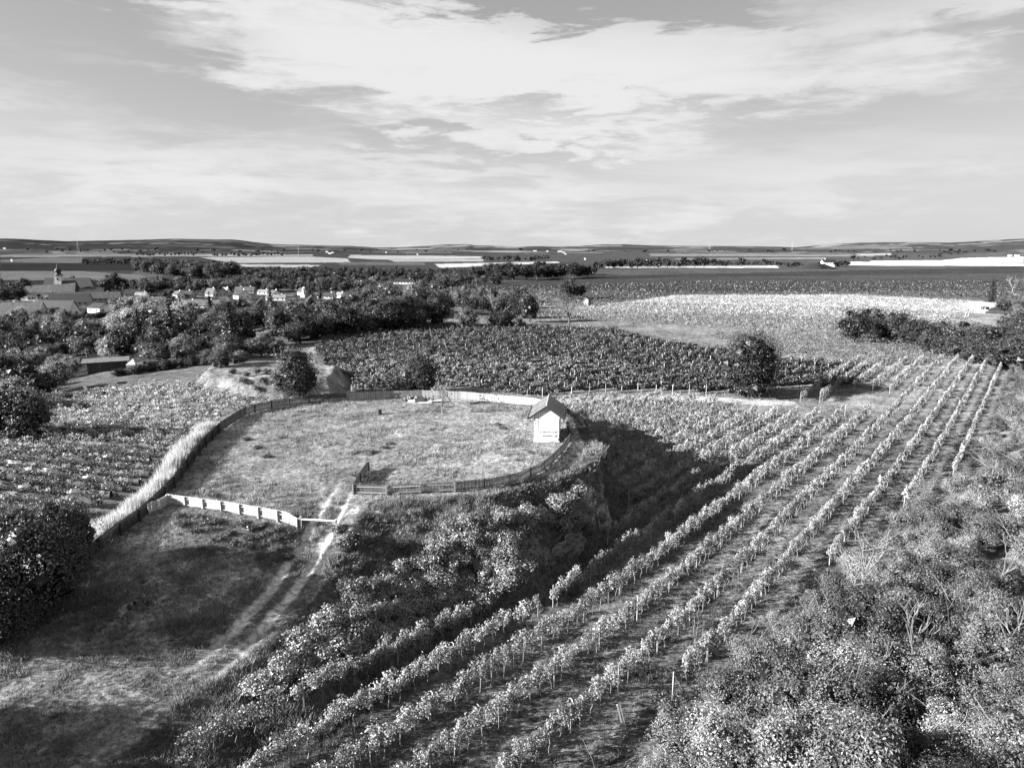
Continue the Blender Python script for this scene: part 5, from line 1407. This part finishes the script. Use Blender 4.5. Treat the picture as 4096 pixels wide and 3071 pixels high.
# pale monument
x, y = ground_at(1213, 1190); z = tz(x, y)
mo = thing('monument', 'slim pale stone monument standing among the village roofs', 'monument', (x, y, z))
m = MB(); m.box((0, 0, 1.2), (3.6, 3.6, 2.4)); link('pedestal', m.mesh('pedestal', M_plaster), mo)
m = MB(); m.box((0, 0, 4.2), (1.5, 1.5, 3.8)); m.box((0, 0, 6.3), (1.9, 1.9, .4)); m.box((0, 0, 7.4), (.9, .9, 1.8)); link('pillar', m.mesh('pillar', M_plaster), mo)

# ---- church
cu, cv = 250, 1205
x, y = ground_at(cu, cv); z = tz(x, y); s = math.hypot(x, y, CAMZ) / FPX
fa = -math.atan2(x, y)
ch = thing('church', 'white church with grey roofs and an onion domed tower on the left', 'church', (x, y, z), fa - R_(24))
def cb(name, x0, x1, y0, y1, h, rh, roof, axis='x', hipl=0.0, hipr=0.0, ov=.4, wall=M_plaster):
    m = MB(); m.box(((x0 + x1) / 2, (y0 + y1) / 2, (h - 2) / 2), (x1 - x0, y1 - y0, h + 2)); w = link('wall', m.mesh('church_wall', wall), ch)
    m = MB(); k = .0
    if axis == 'x':
        ym = (y0 + y1) / 2; V = [(x0 - ov, y0 - ov, h - .2), (x1 + ov, y0 - ov, h - .2), (x1 + ov, y1 + ov, h - .2), (x0 - ov, y1 + ov, h - .2), (x0 - ov + hipl, ym, h + rh), (x1 + ov - hipr, ym, h + rh)]
        m.add(V, [(0, 1, 5, 4), (2, 3, 4, 5), (3, 2, 1, 0)], [(1, 2, 5), (3, 0, 4)])
    else:
        xm = (x0 + x1) / 2; V = [(x0 - ov, y0 - ov, h - .2), (x1 + ov, y0 - ov, h - .2), (x1 + ov, y1 + ov, h - .2), (x0 - ov, y1 + ov, h - .2), (xm, y0 - ov + hipl, h + rh), (xm, y1 + ov - hipr, h + rh)]
        m.add(V, [(1, 2, 5, 4), (3, 0, 4, 5), (3, 2, 1, 0)], [(0, 1, 4), (2, 3, 5)])
    link('roof', m.mesh('church_roof', M_r[roof]), ch); return w
P1 = s     # metres per pixel of the photograph at the church
cb('choir', (222 - cu) * P1, (290 - cu) * P1, 0, 11, 31 * P1, 36 * P1, 'm', 'x', 0, .8)
cb('west', (146 - cu) * P1, (221 - cu) * P1, -.5, 10, 30 * P1, 23 * P1, 'm', 'x', 3.0, 0)
cb('low', (108 - cu) * P1, (146 - cu) * P1, 2, 9, 20 * P1, 30 * P1, 'm', 'x', 6.0, 0)
cb('back', (172 - cu) * P1, (330 - cu) * P1, 11.5, 24, 40 * P1, 34 * P1, 'd', 'x', 0, 5.0)
cb('side', (292 - cu) * P1, (346 - cu) * P1, 6, 20, 40 * P1, 6 * P1, 'd', 'y', 2, 2, wall=M_plaster2)
m = MB(); m.box((0, 0, 0), (.9, .1, 3.4)); wn = m.mesh('church_window', M_glass)
m = MB(); m.box((0, 0, 0), (.8, 1.1, 5.0)); bt = m.mesh('buttress', M_plaster2)
for u in (246, 262, 278): link('window', wn, ch, ((u - cu) * P1, -.05, 3.0))
for u in (253, 270, 287): link('buttress', bt, ch, ((u - cu) * P1, -.5, 2.4))
m = MB(); m.box((0, 0, 0), (1.1, .1, 1.3)); wn2 = m.mesh('small_window', M_glass)
for u in (150, 162, 180, 190, 205): link('window', wn2, ch, ((u - cu) * P1, -.56, 2.6))
m = MB(); m.box((0, 0, 0), (2.4, .1, 1.5)); link('window', m.mesh('wide_window', M_glass), ch, ((182 - cu) * P1, -.56, 4.6))
tx = (236 - cu) * P1; tw = 20 * P1; th = 83 * P1
tow = MB(); tow.box((tx, 6, th / 2), (tw, tw, th)); tw_o = link('tower', tow.mesh('tower', M_plaster), ch)
m = MB(); m.box((tx, 6, th + .15), (tw + .8, tw + .8, .4)); link('cornice', m.mesh('cornice', M_plaster2), tw_o)
prof = [(tw * .66, 0.3), (tw * .50, 1.2), (tw * .34, 1.9), (tw * .42, 2.6), (tw * .52, 3.6), (tw * .46, 4.6), (tw * .28, 5.5), (tw * .12, 6.2), (tw * .08, 6.8), (tw * .16, 7.2), (tw * .10, 7.7), (.12, 8.2), (.08, 10.6)]
m = MB(); k = 12; V = [(tx + math.cos(2 * PI * j / k) * r, 6 + math.sin(2 * PI * j / k) * r, th + zz) for r, zz in prof for j in range(k)]
m.add(V, [(i * k + j, i * k + (j + 1) % k, (i + 1) * k + (j + 1) % k, (i + 1) * k + j) for i in range(len(prof) - 1) for j in range(k)])
link('onion_dome', m.mesh('onion_dome', M_roof_d, True), tw_o)
m = MB(); m.box((0, 0, 0), (1.0, .1, 1.7)); tw_w = m.mesh('belfry_window', M_glass)
link('window', tw_w, tw_o, (tx, 6 - tw / 2 - .05, th - 2.4))

# ---- trellis of tall poles behind the village
x0, y0 = ground_at(1008, 1112); x1, y1 = ground_at(1135, 1125)
tl = thing('pole_trellis', 'open trellis of tall pale poles and cross wires behind the village', 'trellis', (x0, y0, tz(x0, y0)))
n = 15
pl = MB(); pl.box((0, 0, 2.4), (.42, .42, 5.6)); plm = pl.mesh('pole', M_post)
for i in range(n):
    f = i / (n - 1); x = x0 + (x1 - x0) * f; y = y0 + (y1 - y0) * f; link('pole', plm, tl, (x - x0, y - y0, tz(x, y) - tz(x0, y0) + 1.5))
m = MB(); m.box(((x1 - x0) / 2, (y1 - y0) / 2, tz(x1, y1) / 2 - tz(x0, y0) / 2 + 6.5), (math.hypot(x1 - x0, y1 - y0), .25, .25), math.atan2(y1 - y0, x1 - x0)); link('top_wire', m.mesh('top_wire', M_post), tl)

# ---- the house in the mound
x, y = ground_at(3318, 1068); z = tz(x, y); s = math.hypot(x, y) / FPX; a = -math.atan2(x, y)
gable_house('mound_house', 'white walled house with a low dark roof beside the dark earth mound', x, y + 6, z, a - R_(68), 9, 38 * s * 1.1, 22 * s * .9, 2.6, 'd', M_plaster, chim=1, ov=1.0)
mx, my = ground_at(3262, 1076)
m = MB(); k = 26; V = [(0, 0, 7.2)]; T = []
for ring, (rr, hh) in enumerate(((9, 6.4), (17, 3.2), (26, -.6))):
    for j in range(k):
        a_ = 2 * PI * j / k; f = 1 + .12 * math.sin(3 * a_ + ring) + .06 * math.sin(7 * a_)
        V.append((math.cos(a_) * rr * f, math.sin(a_) * rr * .6 * f, hh))
Q = [(1 + i * k + j, 1 + (i + 1) * k + j, 1 + (i + 1) * k + (j + 1) % k, 1 + i * k + (j + 1) % k) for i in range(2) for j in range(k)]
m.add(V, Q, [(0, 1 + j, 1 + (j + 1) % k) for j in range(k)], .07)
tag(link('earth_mound', m.mesh('earth_mound', M_leaf, True), None, (mx, my, tz(mx, my))), kind='structure')
belt([(3150, 1066), (3290, 1058), (3290, 1062), (3150, 1074)], 11, 13, (6, 10), [.04, .05], None, 'far_tree', 'dark bush on the earth mound beside the white walled house', 'bushes on the earth mound', (1.1, 1.5), True)
belt([(3345, 1066), (3395, 1064), (3395, 1069), (3345, 1069)], 7, 9, (8, 11), [.04, .06, .14], None, 'far_tree', 'round bush right of the white walled house', 'bushes right of the white walled house', (1.1, 1.4), True)

# ---- field hut, shed, tent
house_at('tiny field hut with a pale gable at the edge of the bright vines', 2345, 1219, 18, 13, -35, 'l', M_plaster2, 'field_hut', d=2.6, rhk=.4, chim=0, cat='hut', wins=False)
x, y = ground_at(430, 1484); z = tz(x, y); s = math.hypot(x, y) / FPX; a = -math.atan2(x, y) - R_(4)
sh = thing('long_shed', 'long low dark shed with a flat roof at the top left of the vineyard', 'shed', (x, y, z), a)
m = MB(); m.box((0, 2.0, .95), (8.4, 3.6, 2.9)); link('wall', m.mesh('shed_wall', M_wood_dark), sh)
m = MB(); m.box((-.2, 1.6, 2.55), (10.2, 5.2, .16), tilt=Matrix.Rotation(R_(4), 4, 'X')); link('roof', m.mesh('shed_roof', M_metal), sh)
for i in range(4): m = MB(); m.box((-3.9 + 2.4 * i, -.5, 1.1), (.14, .14, 2.8)); link('post', m.mesh('shed_post', M_wood), sh)
m = MB(); m.box((4.24, 1.9, 1.3), (.05, 1.1, 1.9)); link('door', m.mesh('shed_door', M_wood), sh)
x, y = ground_at(527, 1468)
tn = thing('white_tent', 'small white pointed tent beside the long shed', 'tent', (x, y, tz(x, y)), .2)
m = MB(); m.add([(-1.1, -.8, .7), (1.1, -.8, .7), (1.1, .8, .7), (-1.1, .8, .7), (.5, 0, 2.1)], T=[(0, 1, 4), (1, 2, 4), (2, 3, 4), (3, 0, 4)]); link('canopy', m.mesh('tent_canopy', M_plaster), tn)
m = MB(); m.box((0, 0, .3), (2.1, 1.5, .8)); link('side_wall', m.mesh('tent_wall', M_plaster), tn)

# ---- tractor on the farm track
x, y = ground_at(3942, 1238); z = tz(x, y)
tc_ = thing('tractor', 'small white tractor standing on the pale farm track', 'tractor', (x, y, z), -math.atan2(x, y) + .25)
m = MB(); m.box((0, .3, 1.95), (1.7, 1.7, 1.5)); link('cab', m.mesh('cab', M_white), tc_)
m = MB(); m.box((0, .3, 2.76), (1.9, 1.95, .14)); link('roof', m.mesh('cab_roof', M_white), tc_)
m = MB(); m.box((0, .3, 1.25), (1.3, 3.2, .7)); m.box((0, 1.9, 1.35), (.9, 1.7, .8)); link('body', m.mesh('tractor_body', M_gutter), tc_)
m = MB(); m.box((0, -.57, 2.1), (1.35, .06, .8)); link('window', m.mesh('cab_window', M_glass), tc_)
m = MB(); m.box((-.0, -1.15, 1.9), (1.25, .9, 1.2)); link('tank', m.mesh('tank', M_white), tc_)
for sxx in (-.85, .85):
    for yy, rr in ((-.2, .72), (2.2, .48)):
        m = MB(); m.tube([(sxx - .2, yy, rr), (sxx + .2, yy, rr)], rr, 16); wl_ = link('wheel', m.mesh('tyre', M_tyre), tc_)
        m = MB(); m.tube([(sxx - .22, yy, rr), (sxx + .22, yy, rr)], rr * .5, 12); link('rim', m.mesh('rim', M_steel), wl_)
# leaning pale end posts beside the track
m = MB(); m.box((0, 0, .9), (.22, .22, 2.2)); ep = m.mesh('end_post', M_post)
for i, (u, v) in enumerate(((3860, 1270), (3872, 1268), (3876, 1258), (3886, 1250), (3892, 1248), (3898, 1249), (3898, 1224), (3916, 1222), (3965, 1330), (3976, 1326))):
    x, y = ground_at(u, v); o = link('end_post', ep, None, (x, y, tz(x, y)), .3); o.rotation_euler = (0, R_(10 + 3 * (i % 4)), .2)
    tag(o, 'leaning pale end post of a vine row beside the farm track', 'post', 'leaning end posts beside the farm track')
for i, (u, v) in enumerate(((1098, 1432), (1095, 1428), (1190, 1460))):
    x, y = ground_at(u, v); tag(link('marker_post', ep, None, (x, y, tz(x, y)), .3), 'white marker post above the bare earth bank', 'post', 'white marker posts above the bare bank')

# ---- lattice pylons on the horizon
def pylon(u, v, hpx, label):
    dx, dy, dz = ray(u, v); t = 3400.0 if hpx > 40 else 5200.0
    x, y = dx * t, dy * t; z = tz(x, y); k = t / FPX; H = hpx * k
    zt = CAMZ + t * dz / 1.0 + 0
    m = MB(); b = H * .10; w = .55 * t / 3400
    for a_, c_ in ((-b, -b), (b, -b), (b, b), (-b, b)): m.tube([(a_, c_, 0), (a_ * .25, c_ * .25, H * .62), (0, 0, H)], w * .5, 4)
    for i in range(7):
        f0, f1 = i / 7, (i + 1) / 7; q0, q1 = b * (1 - .75 * min(1, f0 / .62 * .62)), b * (1 - .75 * f1)
        m.tube([(-q0, -q0, H * f0 * .8), (q1, -q1, H * f1 * .8)], w * .3, 3); m.tube([(q0, -q0, H * f0 * .8), (-q1, -q1, H * f1 * .8)], w * .3, 3)
    t_ = thing('pylon', label, 'pylon', (x, y, z), -math.atan2(x, y))
    link('mast', m.mesh('pylon_mast', M_steel), t_)
    for f, l in ((.66, .2), (.78, .26), (.9, .15)):
        m = MB(); m.tube([(-H * l, 0, H * f), (0, 0, H * f + H * .03), (H * l, 0, H * f)], w * .5, 4); link('cross_arm', m.mesh('cross_arm', M_steel), t_)
pylon(315, 1016, 72, 'tall lattice pylon above the hills at the left')
pylon(3167, 1006, 36, 'lattice pylon above the hills right of centre')
pylon(2838, 1000, 30, 'thin lattice pylon above the middle hills')
pylon(1195, 1010, 44, 'faint lattice pylon above the plain left of centre')

# ---- far white farmsteads on the plain
for i, (u, v, w) in enumerate(((1320, 1016, 12), (1330, 1013, 9), (1308, 1010, 10), (1545, 1012, 5), (1670, 1020, 6), (2140, 1006, 14), (2190, 1007, 8), (2240, 1008, 16), (2255, 1012, 8), (2262, 1018, 7), (2340, 1040, 6), (20, 996, 8), (4040, 1026, 10), (4068, 1026, 12), (48, 1046, 5))):
    x, y = ground_at(u, v); s = math.hypot(x, y) / FPX
    m = MB(); m.box((0, 0, 3), (w * s, w * s * .6, 9)); 
    tag(link('far_farmhouse', m.mesh('far_farmhouse', M_plaster), None, (x, y, tz(x, y))), 'tiny white farm building far out on the plain', 'building', 'tiny farm buildings far out on the plain')
